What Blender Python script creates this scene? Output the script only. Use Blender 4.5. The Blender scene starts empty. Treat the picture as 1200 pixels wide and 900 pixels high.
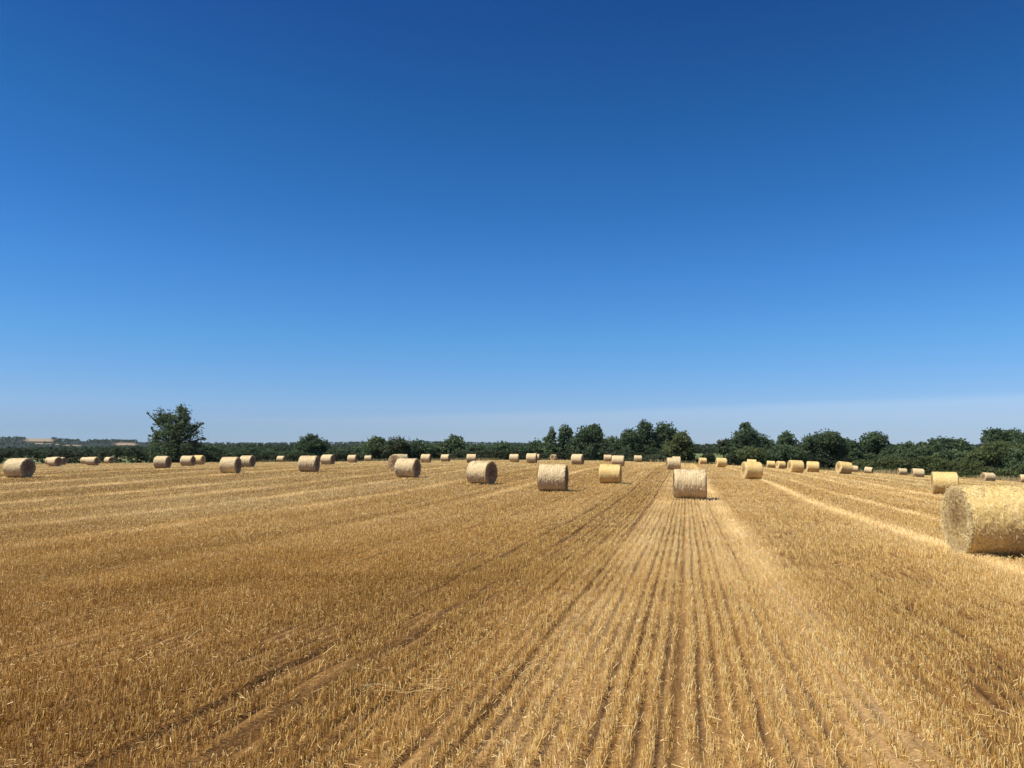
import bpy, math, random
import numpy as np
from mathutils import Vector

# ------------------------------------------------------------------ camera, world, sun, exposure
F = 901.0                      # focal length in pixels of the 1200 px wide photograph
HOR = 531.0                    # level line in the photograph
PITCH = math.atan((HOR - 450.0) / F)
CAMZ = 1.62
scene = bpy.context.scene
COL = scene.collection
cam_d = bpy.data.cameras.new("camera")
cam_d.sensor_width = 36.0
cam_d.lens = 36.0 * F / 1200.0
cam_d.clip_start = 0.05
cam_d.clip_end = 30000
cam = bpy.data.objects.new("camera", cam_d)
COL.objects.link(cam)
cam.location = (0, 0, CAMZ)
cam.rotation_euler = (math.radians(90) + PITCH, 0, 0)
scene.camera = cam

SUN_EL = math.radians(58)
SUN_HEAD = math.radians(-112)   # clockwise from +Y
world = bpy.data.worlds.new("World")
scene.world = world
world.use_nodes = True
wn, wl = world.node_tree.nodes, world.node_tree.links
wn.clear()
sky = wn.new("ShaderNodeTexSky")
sky.sky_type = 'NISHITA'
sky.sun_disc = False
sky.sun_elevation = SUN_EL
sky.sun_rotation = SUN_HEAD
sky.altitude = 50
sky.air_density = 1.0
sky.dust_density = 0.25
sky.ozone_density = 3.0
# clear high summer air: the blue deepens towards the zenith
tc = wn.new("ShaderNodeTexCoord")
sep = wn.new("ShaderNodeSeparateXYZ")
wl.new(tc.outputs["Generated"], sep.inputs[0])
ramp = wn.new("ShaderNodeValToRGB")
cr = ramp.color_ramp
cr.interpolation = 'LINEAR'
SKY_RAMP = [(0.0, (0.229, 0.342, 0.605)), (0.029, (0.230, 0.323, 0.542)), (0.045, (0.255, 0.338, 0.544)), (0.059, (0.264, 0.359, 0.556)), (0.078, (0.246, 0.360, 0.551)),
            (0.145, (0.185, 0.375, 0.563)), (0.22, (0.140, 0.347, 0.572)), (0.303, (0.096, 0.302, 0.525)), (0.409, (0.065, 0.254, 0.451)), (0.51, (0.051, 0.198, 0.408)), (1.0, (0.051, 0.191, 0.398))]
while len(cr.elements) < len(SKY_RAMP):
    cr.elements.new(0.5)
for el, (p, c) in zip(cr.elements, SKY_RAMP):
    el.position = p
    el.color = (c[0], c[1], c[2], 1)
wl.new(sep.outputs["Z"], ramp.inputs[0])
mul = wn.new("ShaderNodeMix"); mul.data_type = 'RGBA'; mul.blend_type = 'MULTIPLY'; mul.inputs[0].default_value = 1.0
wl.new(sky.outputs[0], mul.inputs[6]); wl.new(ramp.outputs[0], mul.inputs[7])
bg = wn.new("ShaderNodeBackground")
bg.inputs["Strength"].default_value = 0.15
wo = wn.new("ShaderNodeOutputWorld")
# thin pale bank of haze low in the sky, higher towards the right
def wmath(op, a, b, clamp=False):
    m = wn.new("ShaderNodeMath"); m.operation = op; m.use_clamp = clamp
    for i, v in ((0, a), (1, b)):
        if hasattr(v, 'is_linked'): wl.new(v, m.inputs[i])
        else: m.inputs[i].default_value = v
    return m.outputs[0]
bn = wn.new("ShaderNodeTexNoise"); bn.inputs["Scale"].default_value = 2.2; bn.inputs["Detail"].default_value = 2
wl.new(tc.outputs["Generated"], bn.inputs["Vector"])
thr = wmath('ADD', wmath('ADD', wmath('MULTIPLY', sep.outputs["X"], .020), .053), wmath('MULTIPLY', wmath('SUBTRACT', bn.outputs["Fac"], .5), .012))
bank = wmath('MULTIPLY', wmath('SUBTRACT', thr, sep.outputs["Z"]), 120.0)
bank = wmath('ADD', bank, .5, True)
side = wmath('ADD', wmath('MULTIPLY', sep.outputs["X"], 2.2), 1.05, True)      # the bank thins out towards the left
bank = wmath('MULTIPLY', bank, side)
bmix = wn.new("ShaderNodeMix"); bmix.data_type = 'RGBA'; bmix.blend_type = 'MULTIPLY'
wl.new(bank, bmix.inputs[0]); wl.new(mul.outputs[2], bmix.inputs[6]); bmix.inputs[7].default_value = (1.22, 1.10, 1.02, 1)
wl.new(bmix.outputs[2], bg.inputs[0]); wl.new(bg.outputs[0], wo.inputs[0])

sun_d = bpy.data.lights.new("sun", 'SUN')
sun_d.energy = 4.6
sun_d.angle = math.radians(0.53)
sun_d.color = (1.0, 0.94, 0.82)
sun = bpy.data.objects.new("sun", sun_d)
COL.objects.link(sun)
sdir = Vector((math.sin(SUN_HEAD) * math.cos(SUN_EL), math.cos(SUN_HEAD) * math.cos(SUN_EL), math.sin(SUN_EL)))
sun.rotation_euler = sdir.to_track_quat('Z', 'Y').to_euler()
sun.location = (-30, -12, 60)

vs = scene.view_settings
vs.view_transform = 'Standard'
vs.look = 'None'
vs.exposure = 0.58
vs.gamma = 1.0
vs.use_curve_mapping = False
cy = scene.cycles
cy.max_bounces = 6
cy.diffuse_bounces = 3
cy.glossy_bounces = 1
cy.transmission_bounces = 3
cy.volume_bounces = 0
cy.transparent_max_bounces = 4
cy.caustics_reflective = False
cy.caustics_refractive = False

# ------------------------------------------------------------------ helpers
def ray(px, py):
    u = (px - 600.0) / F
    v = (450.0 - py) / F
    return np.array([u, math.cos(PITCH) - v * math.sin(PITCH), v * math.cos(PITCH) + math.sin(PITCH)])

def at(px, py, depth):
    return np.array([0, 0, CAMZ]) + ray(px, py) * depth

def tag(o, label=None, cat=None, group=None, kind=None):
    if label: o["label"] = label
    if cat: o["category"] = cat
    if group: o["group"] = group
    if kind: o["kind"] = kind
    return o

def link(name, me, parent=None):
    o = bpy.data.objects.new(name, me)
    COL.objects.link(o)
    if parent is not None:
        o.parent = parent
    return o

def empty(name, loc, rz=0.0):
    o = bpy.data.objects.new(name, None)
    o.empty_display_size = 0.5
    COL.objects.link(o)
    o.location = loc
    o.rotation_euler = (0, 0, rz)
    return o

def mesh_np(name, V, Fc, mat, smooth=False, attrs=None):
    """V (n,3), Fc (m,k) with k 3 or 4"""
    me = bpy.data.meshes.new(name)
    V = np.ascontiguousarray(V, dtype=np.float32)
    Fc = np.ascontiguousarray(Fc, dtype=np.int32)
    m, k = Fc.shape
    me.vertices.add(len(V))
    me.vertices.foreach_set("co", V.ravel())
    me.loops.add(m * k)
    me.loops.foreach_set("vertex_index", Fc.ravel())
    me.polygons.add(m)
    me.polygons.foreach_set("loop_start", np.arange(0, m * k, k, dtype=np.int32))
    me.polygons.foreach_set("use_smooth", np.full(m, smooth, dtype=bool))
    if attrs:
        for nm, arr in attrs.items():
            a = me.attributes.new(nm, 'FLOAT', 'POINT')
            a.data.foreach_set("value", np.ascontiguousarray(arr, dtype=np.float32).ravel())
    me.materials.append(mat)
    me.update(calc_edges=True)
    me.validate()
    return me

def merge(parts):
    """parts: list of (V, F(m,4), tint) -> merged"""
    Vs, Fs, Ts, off = [], [], [], 0
    for V, Fc, T in parts:
        Vs.append(V); Fs.append(Fc + off); Ts.append(T); off += len(V)
    return np.vstack(Vs), np.vstack(Fs), np.concatenate(Ts)

def value_noise(P, seed=0):
    """cheap smooth noise, P (n,2 or 3), range about -1..1"""
    P = np.atleast_2d(P).astype(np.float64)
    Pi = np.floor(P).astype(np.int64)
    f = P - Pi
    f = f * f * (3 - 2 * f)
    d = P.shape[1]
    out = np.zeros(len(P))
    for c in range(2 ** d):
        w = np.ones(len(P)); h = np.full(len(P), seed * 1013 + 7, dtype=np.int64)
        for k in range(d):
            b = (c >> k) & 1
            w *= f[:, k] if b else 1 - f[:, k]
            h = (h * 31 + (Pi[:, k] + b) * (73856093, 19349663, 83492791)[k]) & 0x7fffffff
        h = (h ^ (h >> 13)) * 1274126177 & 0x7fffffff
        h = (h ^ (h >> 16)) & 0xffff
        out += w * (h / 32767.5 - 1.0)
    return out

# ------------------------------------------------------------------ node material helpers
class NT:
    def __init__(self, name):
        self.m = bpy.data.materials.new(name)
        self.m.use_nodes = True
        self.n = self.m.node_tree.nodes
        self.l = self.m.node_tree.links
        self.n.clear()
        self.out = self.n.new("ShaderNodeOutputMaterial")
    def attr(self, nm):
        a = self.n.new("ShaderNodeAttribute"); a.attribute_name = nm
        return a.outputs["Fac"]
    def objco(self):
        return self.n.new("ShaderNodeTexCoord").outputs["Object"]
    def scale(self, vec, s):
        mp = self.n.new("ShaderNodeMapping"); mp.inputs["Scale"].default_value = s
        self.l.new(vec, mp.inputs[0]); return mp.outputs[0]
    def noise(self, vec, scale, detail=3, rough=0.6, dist=0.0):
        t = self.n.new("ShaderNodeTexNoise")
        t.inputs["Scale"].default_value = scale; t.inputs["Detail"].default_value = detail
        t.inputs["Roughness"].default_value = rough; t.inputs["Distortion"].default_value = dist
        if vec is not None: self.l.new(vec, t.inputs["Vector"])
        return t.outputs["Fac"]
    def ramp(self, fac, stops, interp='LINEAR'):
        r = self.n.new("ShaderNodeValToRGB"); e = r.color_ramp.elements
        r.color_ramp.interpolation = interp
        while len(e) < len(stops): e.new(0.5)
        for el, (p, c) in zip(e, stops):
            el.position = p; el.color = (c[0], c[1], c[2], 1) if hasattr(c, '__len__') else (c, c, c, 1)
        self.l.new(fac, r.inputs[0]); return r.outputs[0]
    def mix(self, fac, a, b, mode='MIX'):
        m = self.n.new("ShaderNodeMix"); m.data_type = 'RGBA'; m.blend_type = mode
        for i, v in ((0, fac), (6, a), (7, b)):
            if hasattr(v, 'is_linked'): self.l.new(v, m.inputs[i])
            elif i == 0: m.inputs[0].default_value = v
            else: m.inputs[i].default_value = (v[0], v[1], v[2], 1)
        return m.outputs[2]
    def math(self, op, a, b=None, clamp=False):
        m = self.n.new("ShaderNodeMath"); m.operation = op; m.use_clamp = clamp
        for i, v in ((0, a), (1, b)):
            if v is None: continue
            if hasattr(v, 'is_linked'): self.l.new(v, m.inputs[i])
            else: m.inputs[i].default_value = v
        return m.outputs[0]
    def bsdf(self, col, rough=0.8, bump=None, bstr=0.3, bdist=0.02, transl=0.0, spec=0.2):
        p = self.n.new("ShaderNodeBsdfPrincipled")
        if hasattr(col, 'is_linked'): self.l.new(col, p.inputs["Base Color"])
        else: p.inputs["Base Color"].default_value = (*col, 1)
        p.inputs["Roughness"].default_value = rough
        p.inputs["Specular IOR Level"].default_value = spec
        if bump is not None:
            b = self.n.new("ShaderNodeBump"); b.inputs["Strength"].default_value = bstr; b.inputs["Distance"].default_value = bdist
            self.l.new(bump, b.inputs["Height"]); self.l.new(b.outputs[0], p.inputs["Normal"])
        o = p.outputs[0]
        if transl > 0:
            t = self.n.new("ShaderNodeBsdfTranslucent")
            if hasattr(col, 'is_linked'): self.l.new(col, t.inputs[0])
            else: t.inputs[0].default_value = (*col, 1)
            ms = self.n.new("ShaderNodeMixShader"); ms.inputs[0].default_value = transl
            self.l.new(o, ms.inputs[1]); self.l.new(t.outputs[0], ms.inputs[2]); o = ms.outputs[0]
        self.l.new(o, self.out.inputs["Surface"])
        return self.m

# ------------------------------------------------------------------ the bales as the photograph shows them
# x0, x1, ytop, ybottom, visible end width, side of that end, finish, label
P_, G_ = 'pale', 'golden'
BALES = [
 (1105.3, 1214, 568, 650, 42, 'L', G_, 'largest and nearest straw bale with golden side and shaggy open end at the right edge'),
 (789.2, 827, 549.6, 584.8, 1.5, 'L', P_, 'pale net wrapped bale standing alone between the tramlines in the middle of the straight rows'),
 (629.5, 666.5, 543.8, 575.8, 4.5, 'R', P_, 'pale mottled bale with slightly frayed right edge, left of the golden mid field bale'),
 (546.3, 583, 540, 567.2, 14.6, 'R', P_, 'pale bale turned to show a large dark end, nearest in front of the middle hedge'),
 (462, 493.5, 537, 559.8, 9.5, 'R', P_, 'pale bale with dark end, front one of the overlapping cluster left of centre'),
 (2.3, 43.2, 536.7, 559.8, 18.6, 'R', P_, 'bale with big dark round end at the far left edge of the field'),
 (701.9, 728.3, 544, 566.7, 2.5, 'R', G_, 'golden yellow bale side on with dark lower side, just left of the straight rows'),
 (1090.8, 1122.8, 552.8, 579.2, 3.5, 'L', G_, 'golden bale standing directly behind the nearest bale'),
 (867.5, 894, 541, 561.8, 7.5, 'L', G_, 'golden bale beside the pale straw line with a smaller bale rising behind it'),
 (257, 283.6, 535.4, 555, 8.7, 'R', P_, 'pale bale right of the big lone tree, standing in front of another bale'),
 (349.3, 375.2, 533.8, 553.2, 6.8, 'R', P_, 'pale bale with dark right end standing below the round oak in the hedge'),
 (456.5, 477.5, 532, 551.7, 17, 'L', P_, 'bale turned nearly end on, half hidden behind the front bale of its cluster'),
 (465.5, 478.6, 534, 545.5, 2, 'R', P_, 'bale furthest back in the overlapping cluster, only its top right corner showing'),
 (54.6, 75.0, 535.4, 546.8, 10.8, 'R', P_, 'front bale of the dark ended clump right of the far left bale'),
 (51.2, 68.0, 535.8, 544.3, 6.0, 'R', P_, 'bale peeping out on the left behind the dark ended clump'),
 (62.5, 79.4, 536.0, 545.3, 7.0, 'R', P_, 'bale hidden behind the dark ended clump except for its shaded right end'),
 (92.9, 108, 535.8, 543.9, 5.5, 'R', P_, 'bale partly hidden behind the left bale of the pair before the lone tree'),
 (100.4, 116.8, 535.4, 545.7, 6.6, 'R', P_, 'front bale of the pair between the far left bales and the lone tree'),
 (120.2, 135.8, 535.7, 543.5, 7.3, 'R', P_, 'small far bale by itself on the left with an equally wide dark end'),
 (179.6, 201.5, 534.3, 548.8, 7.5, 'R', P_, 'pale bale in front of the left foot of the big lone tree'),
 (210.8, 229.8, 533.2, 545.7, 6.3, 'R', P_, 'left bale of the touching pair below the lone tree'),
 (225, 241.2, 533.3, 544.6, 6.0, 'R', G_, 'yellower right bale of the touching pair below the lone tree'),
 (280.0, 300, 533.8, 547.5, 7.5, 'R', P_, 'bale tucked behind the pale bale right of the lone tree'),
 (304, 314.8, 535.8, 542.6, 5.0, 'L', P_, 'tiny far bale with a lit left end against the hedge, left of the round oak'),
 (323.8, 335.4, 534.6, 542.3, 3.7, 'R', P_, 'tiny far bale with a dark right end between the lone tree and the round oak'),
 (375.5, 393.3, 532.8, 545, 6.2, 'R', P_, 'bale just right of the bale standing below the round oak'),
 (407, 419, 533, 542.3, 3.0, 'R', P_, 'left one of two small far bales before the thorn thicket'),
 (426.5, 436.7, 533.6, 540.8, 1.5, 'R', P_, 'right and smaller one of two far bales before the thorn thicket'),
 (492.8, 506, 532, 542.3, 2.7, 'R', P_, 'far bale immediately right of the overlapping cluster'),
 (516.4, 528, 532, 540.6, 3.0, 'R', P_, 'far bale below the rounded oak left of centre'),
 (546.8, 558.3, 532, 542.5, 1.0, 'R', P_, 'far bale peeping over the bale with the large dark end'),
 (596.5, 609, 532, 541.8, 1.5, 'R', P_, 'far bale standing left of the centre pair by the hedge'),
 (616, 630.4, 531, 542.8, 2.0, 'R', P_, 'bigger front bale of the centre pair before the hedge'),
 (623, 633.5, 532.8, 540.4, 1.5, 'R', P_, 'sliver of a bale behind the right side of the centre pair'),
 (644, 653.2, 533.8, 540.9, 6.4, 'L', P_, 'tiny bale seen end on with a pale rim and brown middle by the hedge'),
 (669, 685, 532, 544.6, 4.0, 'R', P_, 'pale bale with dark right end below the large domed tree'),
 (707.3, 716.7, 532.8, 541, 0.6, 'L', P_, 'small far bale left of and behind a pale one above the golden bale'),
 (716.7, 732, 533.8, 546.5, 1.5, 'R', P_, 'pale bale just above and behind the golden mid field bale'),
 (742.7, 752.2, 533.6, 541.7, 0.6, 'L', P_, 'small lone far bale below the tall twin trees'),
 (780.4, 797.6, 536.3, 550.7, 2.0, 'L', P_, 'pale bale behind the rows bale, at its upper left'),
 (787, 797.8, 534.8, 543.3, 0.8, 'L', P_, 'furthest bale of the column along the straight rows, its top showing above another'),
 (818.3, 828.3, 537, 544.8, 2.0, 'L', G_, 'small far golden bale below the gap in the tree line'),
 (838, 852, 536.5, 547.7, 3.0, 'L', G_, 'golden far bale where the pale straw line meets the hedge'),
 (875, 886.3, 538.4, 548.5, 0.6, 'L', G_, 'bright yellow bale showing only its top above another golden bale'),
 (898, 908.2, 539.8, 548.2, 1.0, 'L', G_, 'small golden bale at the left end of the right hand row of bales'),
 (908.3, 921, 539.8, 549, 4.5, 'L', G_, 'second small golden bale from the left in the right hand row, its lit end showing'),
 (921.8, 942.2, 539.2, 554.3, 6.3, 'L', G_, 'larger golden bale with a bright left end in the right hand row'),
 (944.2, 960, 540.4, 553.3, 2.0, 'L', G_, 'square looking golden bale right of the larger bright ended one'),
 (961.3, 971.3, 545.2, 552.0, 7.5, 'L', P_, 'low rounded bale seen end on in the shade of the big trees'),
 (978, 998.8, 540.9, 555.6, 7.5, 'L', G_, 'golden bale leaning downhill with a swirled left end'),
 (994, 1005.8, 545.8, 553.8, 0.8, 'L', P_, 'small pale bale tucked behind the leaning golden bale'),
 (1012.3, 1023, 547.2, 555, 2.0, 'R', P_, 'small tilted pale bale alone before the bramble hedge'),
 (1050.8, 1063.3, 548.8, 556.8, 3.5, 'L', P_, 'smaller left bale of the pair before the right hand bramble hedge'),
 (1066.8, 1083.8, 549, 560, 3.0, 'L', P_, 'larger right bale of the pair before the right hand bramble hedge'),
 (1148, 1167, 554, 565.4, 7.3, 'L', P_, 'brownish bale with a dull left end above the nearest bale'),
 (1194, 1208, 556, 565.8, 2.5, 'L', P_, 'pale bale cut by the right edge of the view beside the hedge'),
]

# ------------------------------------------------------------------ terrain fitted to where things stand
DB = 1.25
ctrl = []
for b in BALES:
    s = b[3] - b[2]
    t = DB * F / s
    c = at((b[0] + b[1]) / 2, (b[2] + b[3]) / 2, t)
    ctrl.append((c[0], c[1], c[2] - DB / 2, 0.10 + 0.0006 * t))
EDGE_PX = [-500, -200, 0, 200, 400, 600, 700, 800, 900, 1000, 1100, 1200, 1350, 1700]
EDGE_D = [120, 142, 152, 154, 164, 168, 162, 154, 150, 148, 138, 120, 100, 75]
EDGE_Y = [None, 544, 543.3, 542.3, 540.9, 539.2, 539.6, 543, 548, 553, 557, 565, None, None]
for px, d, y in zip(EDGE_PX, EDGE_D, EDGE_Y):
    if y is not None:
        p = at(px, y, d); ctrl.append((p[0], p[1], p[2], 0.08))
for yy in (-25, -10, 0, 4, 8, 13, 20):
    for k in (-1.0, -.5, 0, .5, 1.0):
        ctrl.append((k * max(8, yy), yy, 0.03 - 0.0189 * yy, 0.03))
for px, y in ((-300, 534), (0, 534.5), (300, 534), (500, 534), (700, 533), (820, 531.5), (900, 532), (1000, 536), (1150, 538), (1400, 540)):
    p = at(px, y, 270); ctrl.append((p[0], p[1], p[2], 0.2))
ctrl = np.array(ctrl)

def kern(A, B):
    d2 = ((A[:, None, :] - B[None, :, :]) ** 2).sum(-1)
    return 0.8 * np.exp(-d2 / (2 * 38.0 ** 2)) + 4.0 * np.exp(-d2 / (2 * 140.0 ** 2))
_K = kern(ctrl[:, :2], ctrl[:, :2]) + np.diag(ctrl[:, 3] ** 2)
_W = np.linalg.solve(_K, ctrl[:, 2] + 0.4)

def terrain(x, y):
    P = np.stack([np.ravel(x), np.ravel(y)], 1).astype(np.float64)
    out = np.empty(len(P))
    for i in range(0, len(P), 40000):
        out[i:i + 40000] = kern(P[i:i + 40000], ctrl[:, :2]) @ _W - 0.4
    return out

_az = np.array([math.atan((p - 600) / F) for p in EDGE_PX])
_er = np.array([d / math.cos(a) for d, a in zip(EDGE_D, _az)])
_az = np.concatenate([[-math.pi, -1.6, -1.1], _az, [1.3, 1.7, math.pi]])
_er = np.concatenate([[70, 110, 125], _er, [80, 65, 70]])

def edge_r(x, y):
    return np.interp(np.arctan2(x, y), _az, _er)

# ------------------------------------------------------------------ rows, ruts and straw lines (a across the rows, b along them)
ROWH = math.radians(12.7)
CR, SR = math.cos(ROWH), math.sin(ROWH)
def to_ab(x, y): return x * CR - y * SR, x * SR + y * CR
def to_xy(a, b): return a * CR + b * SR, -a * SR + b * CR
ROW = 0.125
def pair_a(k):
    """drill lines, very slightly paired"""
    return k * ROW + np.where(np.mod(k, 2) == 0, .003, -.003)
RUTS = [(-0.12, .05, .9), (-0.45, .035, .6), (-0.75, .035, .5), (-1.06, .035, .6), (-1.36, .055, 1.0), (-1.75, .045, .8), (-2.05, .035, .6), (-2.35, .035, .6), (-2.65, .06, 1.15), (-3.15, .055, 1.0), (-3.6, .035, .5), (-4.1, .05, .6), (-4.7, .035, .5), (-5.45, .08, .8), (-7.3, .1, .55),
        (-9.35, .10, .8), (-12.6, .12, .8), (-15.8, .12, .6), (-20.5, .15, .8), (-25.0, .15, .6), (-31, .2, .7), (-38, .2, .6), (-47, .25, .6),
        (0.20, .03, .5), (0.45, .035, .6), (0.75, .03, .5), (1.0, .03, .4), (1.75, .04, .5), (2.1, .03, .4), (2.6, .05, .5), (3.2, .035, .22), (3.9, .035, .2), (8.3, .1, .4), (13.0, .12, .5), (19.8, .15, .5), (27, .2, .5), (35, .2, .4)]
PALE = [(1.22, .30, .7), (0.62, .2, .35), (-0.95, .42, .55), (0.0, .35, .22), (-3.7, .35, .3), (-8.7, .28, .85), (-9.9, .22, .5), (-13.4, .35, .75), (-17.5, .4, .8), (-21.6, .4, .7), (-26, .5, .8),
        (-32, .55, .8), (-37, .5, .6), (-44, .7, .8), (-52, .7, .7), (-61, .8, .7), (-72, .9, .6), (5.05, .24, 1.3), (7.35, .17, 1.1), (10.6, .25, .6), (12.3, .22, .8), (15.4, .3, .75),
        (18.1, .28, .7), (21.6, .35, .85), (25.2, .35, .7), (29.4, .45, .8), (34, .5, .7), (40, .6, .8), (47, .6, .7), (55, .7, .7), (63, .8, .6)]

def wob(b, i):
    return 0.10 * np.sin(b / 11.0 + i * 1.7) + 0.05 * np.sin(b / 3.7 + i * 2.9) + 0.35 * np.sin(b / 60.0 + i)

def field_fns(a, b):
    """rut depth 0..1 and pale straw cover 0..1"""
    rut = np.zeros_like(a); pale = np.zeros_like(a)
    for i, (c, w, s) in enumerate(RUTS):
        ww = w if abs(c) > 2 else w
        dd = (a - c - (wob(b, i) - 0.35 * np.sin(i)) * min(1, abs(c) / 6 + .12)) / (ww * .75)
        m = np.abs(dd) < 3.2
        if m.any():
            k = s * ((.85 if s >= .85 else .6) + (.22 if s >= .85 else .42) * value_noise(np.stack([b[m] * 0.55, np.full(m.sum(), i * 7.3)], 1), 5)) * np.exp(-dd[m] ** 2)
            rut[m] = np.maximum(rut[m], k)
    for i, (c, w, s) in enumerate(PALE):
        dd = (a - c - (wob(b, i + 40) - 0.35 * np.sin(i + 40)) * min(1, abs(c) / 6 + .12)) / (w * (.8 if c < -3 else 1))
        m = np.abs(dd) < 3.2
        if m.any():
            k = s * (0.72 + 0.38 * value_noise(np.stack([b[m] * 0.35, np.full(m.sum(), i * 5.1)], 1), 9)) * np.exp(-dd[m] ** 2)
            pale[m] = np.maximum(pale[m], k)
    pale *= np.clip((b - 2) / 16.0, .35, 1) * np.where(a < -3, np.clip(.35 + (b - 8) / 60, .35, .75), 1.0)
    return rut, pale

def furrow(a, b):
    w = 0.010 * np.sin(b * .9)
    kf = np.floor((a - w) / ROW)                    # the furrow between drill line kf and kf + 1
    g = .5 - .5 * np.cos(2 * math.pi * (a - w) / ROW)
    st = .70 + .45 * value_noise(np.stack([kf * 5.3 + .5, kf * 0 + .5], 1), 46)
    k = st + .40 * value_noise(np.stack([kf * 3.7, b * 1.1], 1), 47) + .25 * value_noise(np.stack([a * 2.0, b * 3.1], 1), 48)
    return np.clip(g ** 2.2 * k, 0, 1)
def bands(a, b):
    """passes of the combine leave the stubble greener, browner or paler in long strips"""
    return value_noise(np.stack([a / 2.3, b / 55.0], 1), 41) * .6 + value_noise(np.stack([a / .8, b / 30.0], 1), 43) * .4

# ------------------------------------------------------------------ materials
def mat_ground():
    t = NT("pasture_and_scrub")
    co = t.objco()
    n1 = t.noise(co, 0.012, 4, .6); n2 = t.noise(co, 0.5, 4, .7)
    c = t.ramp(n1, [(.35, (.085, .11, .035)), (.5, (.13, .16, .05)), (.65, (.20, .19, .08))])
    c2 = t.mix(.35, c, t.ramp(n2, [(.3, (.05, .07, .025)), (.7, (.20, .21, .09))]))
    return t.bsdf(c2, .95, n2, .4, .1)

def mat_field():
    t = NT("stubble_soil")
    co = t.objco()
    rc = t.attr("row"); pale = t.attr("pale"); rut = t.attr("rut"); far = t.attr("far")
    mp = t.n.new("ShaderNodeMapping"); mp.inputs["Rotation"].default_value = (0, 0, ROWH)
    t.l.new(co, mp.inputs[0])
    stretched = t.scale(mp.outputs[0], (6.0, 1.6, 6.0))
    fine = t.noise(stretched, 3.2, 5, .75)
    speck = t.noise(co, 34.0, 4, .8)
    patch = t.noise(co, 0.10, 3, .55)
    clump = t.noise(t.scale(mp.outputs[0], (1.0, .35, 1.0)), 1.6, 3, .65)
    near = t.ramp(t.math('ADD', t.math('MULTIPLY', fine, .5), t.math('MULTIPLY', speck, .5)),
                  [(.34, (.14, .070, .018)), (.50, (.33, .185, .055)), (.66, (.58, .36, .125))])
    farc = t.ramp(t.math('ADD', t.math('MULTIPLY', fine, .6), t.math('MULTIPLY', clump, .4)),
                  [(.34, (.17, .088, .030)), (.50, (.36, .21, .078)), (.66, (.58, .37, .155))])
    c = t.mix(far, near, farc)
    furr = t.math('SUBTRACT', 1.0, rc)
    c = t.mix(t.math('MULTIPLY', furr, t.math('ADD', t.math('MULTIPLY', speck, -1.1), 1.6), True), c, (.085, .040, .011))  # furrows: browner soil, with the shade down in them painted into the colour
    pf = t.math('MULTIPLY', pale, t.math('ADD', -.9, t.math('MULTIPLY', t.math('ADD', fine, speck), 1.9)), True)
    c = t.mix(pf, c, (.84, .63, .34))
    c = t.mix(t.math('MULTIPLY', rut, .7, True), c, (.095, .046, .014))
    bnd = t.math('ADD', t.math('MULTIPLY', t.attr('band'), .5), .5)
    c = t.mix(1.0, c, t.ramp(bnd, [(.25, (.66, .60, .56)), (.5, (.95, .93, .92)), (.8, (1.12, 1.12, 1.14))]), 'MULTIPLY')
    tone = t.ramp(patch, [(.3, (.88, .84, .80)), (.7, (1.08, 1.08, 1.08))])
    c = t.mix(1.0, c, tone, 'MULTIPLY')
    h = t.math('ADD', t.math('MULTIPLY', fine, 1.0), t.math('MULTIPLY', speck, .6))
    return t.bsdf(c, .9, h, .7, .05)

def mat_straw(name, lo, mid, hi, transl=.25, rough=.62, spec=.3):
    t = NT(name)
    tint = t.attr("tint")
    c = t.ramp(tint, [(0.0, lo), (0.5, mid), (1.0, hi)])
    return t.bsdf(c, rough, None, transl=transl, spec=spec)

def mat_leaf(name, lo, hi, transl=.3):
    t = NT(name)
    c = t.ramp(t.attr("tint"), [(0.0, lo), (1.0, hi)])
    return t.bsdf(c, .75, None, transl=transl + .12, spec=.15)

def mat_bark():
    t = NT("bark")
    co = t.objco()
    n = t.noise(t.scale(co, (5, 5, 1)), 2.0, 5, .7)
    return t.bsdf(t.ramp(n, [(.3, (.05, .038, .028)), (.7, (.16, .125, .09))]), .95, n, .8, .05)

def mat_bale_side(name, lo, mid, hi, wear, shag=0.0):
    t = NT(name)
    co = t.objco()
    circ = t.noise(t.scale(co, (22, 1.6, 1.6)), 2.4, 5, .75, .6)
    fib = t.noise(t.scale(co, (60, 9, 9)), 1.3, 3, .8, .5)
    blotch = t.noise(co, 2.2, 4, .65)
    if shag:
        fib = t.noise(co, 26.0, 4, .8, .8)
    f = t.math('ADD', t.math('MULTIPLY', circ, .45 - shag), t.math('ADD', t.math('MULTIPLY', fib, .32 + shag), t.math('MULTIPLY', blotch, .23)))
    c = t.ramp(f, [(.34, lo), (.50, mid), (.64, hi)])
    c = t.mix(t.math('MULTIPLY', t.ramp(blotch, [(.45, 0.0), (.7, 1.0)]), wear), c, lo)
    c = t.mix(t.attr("tint"), c, hi)
    return t.bsdf(c, .7, f, .8, .03, spec=.25)

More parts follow.
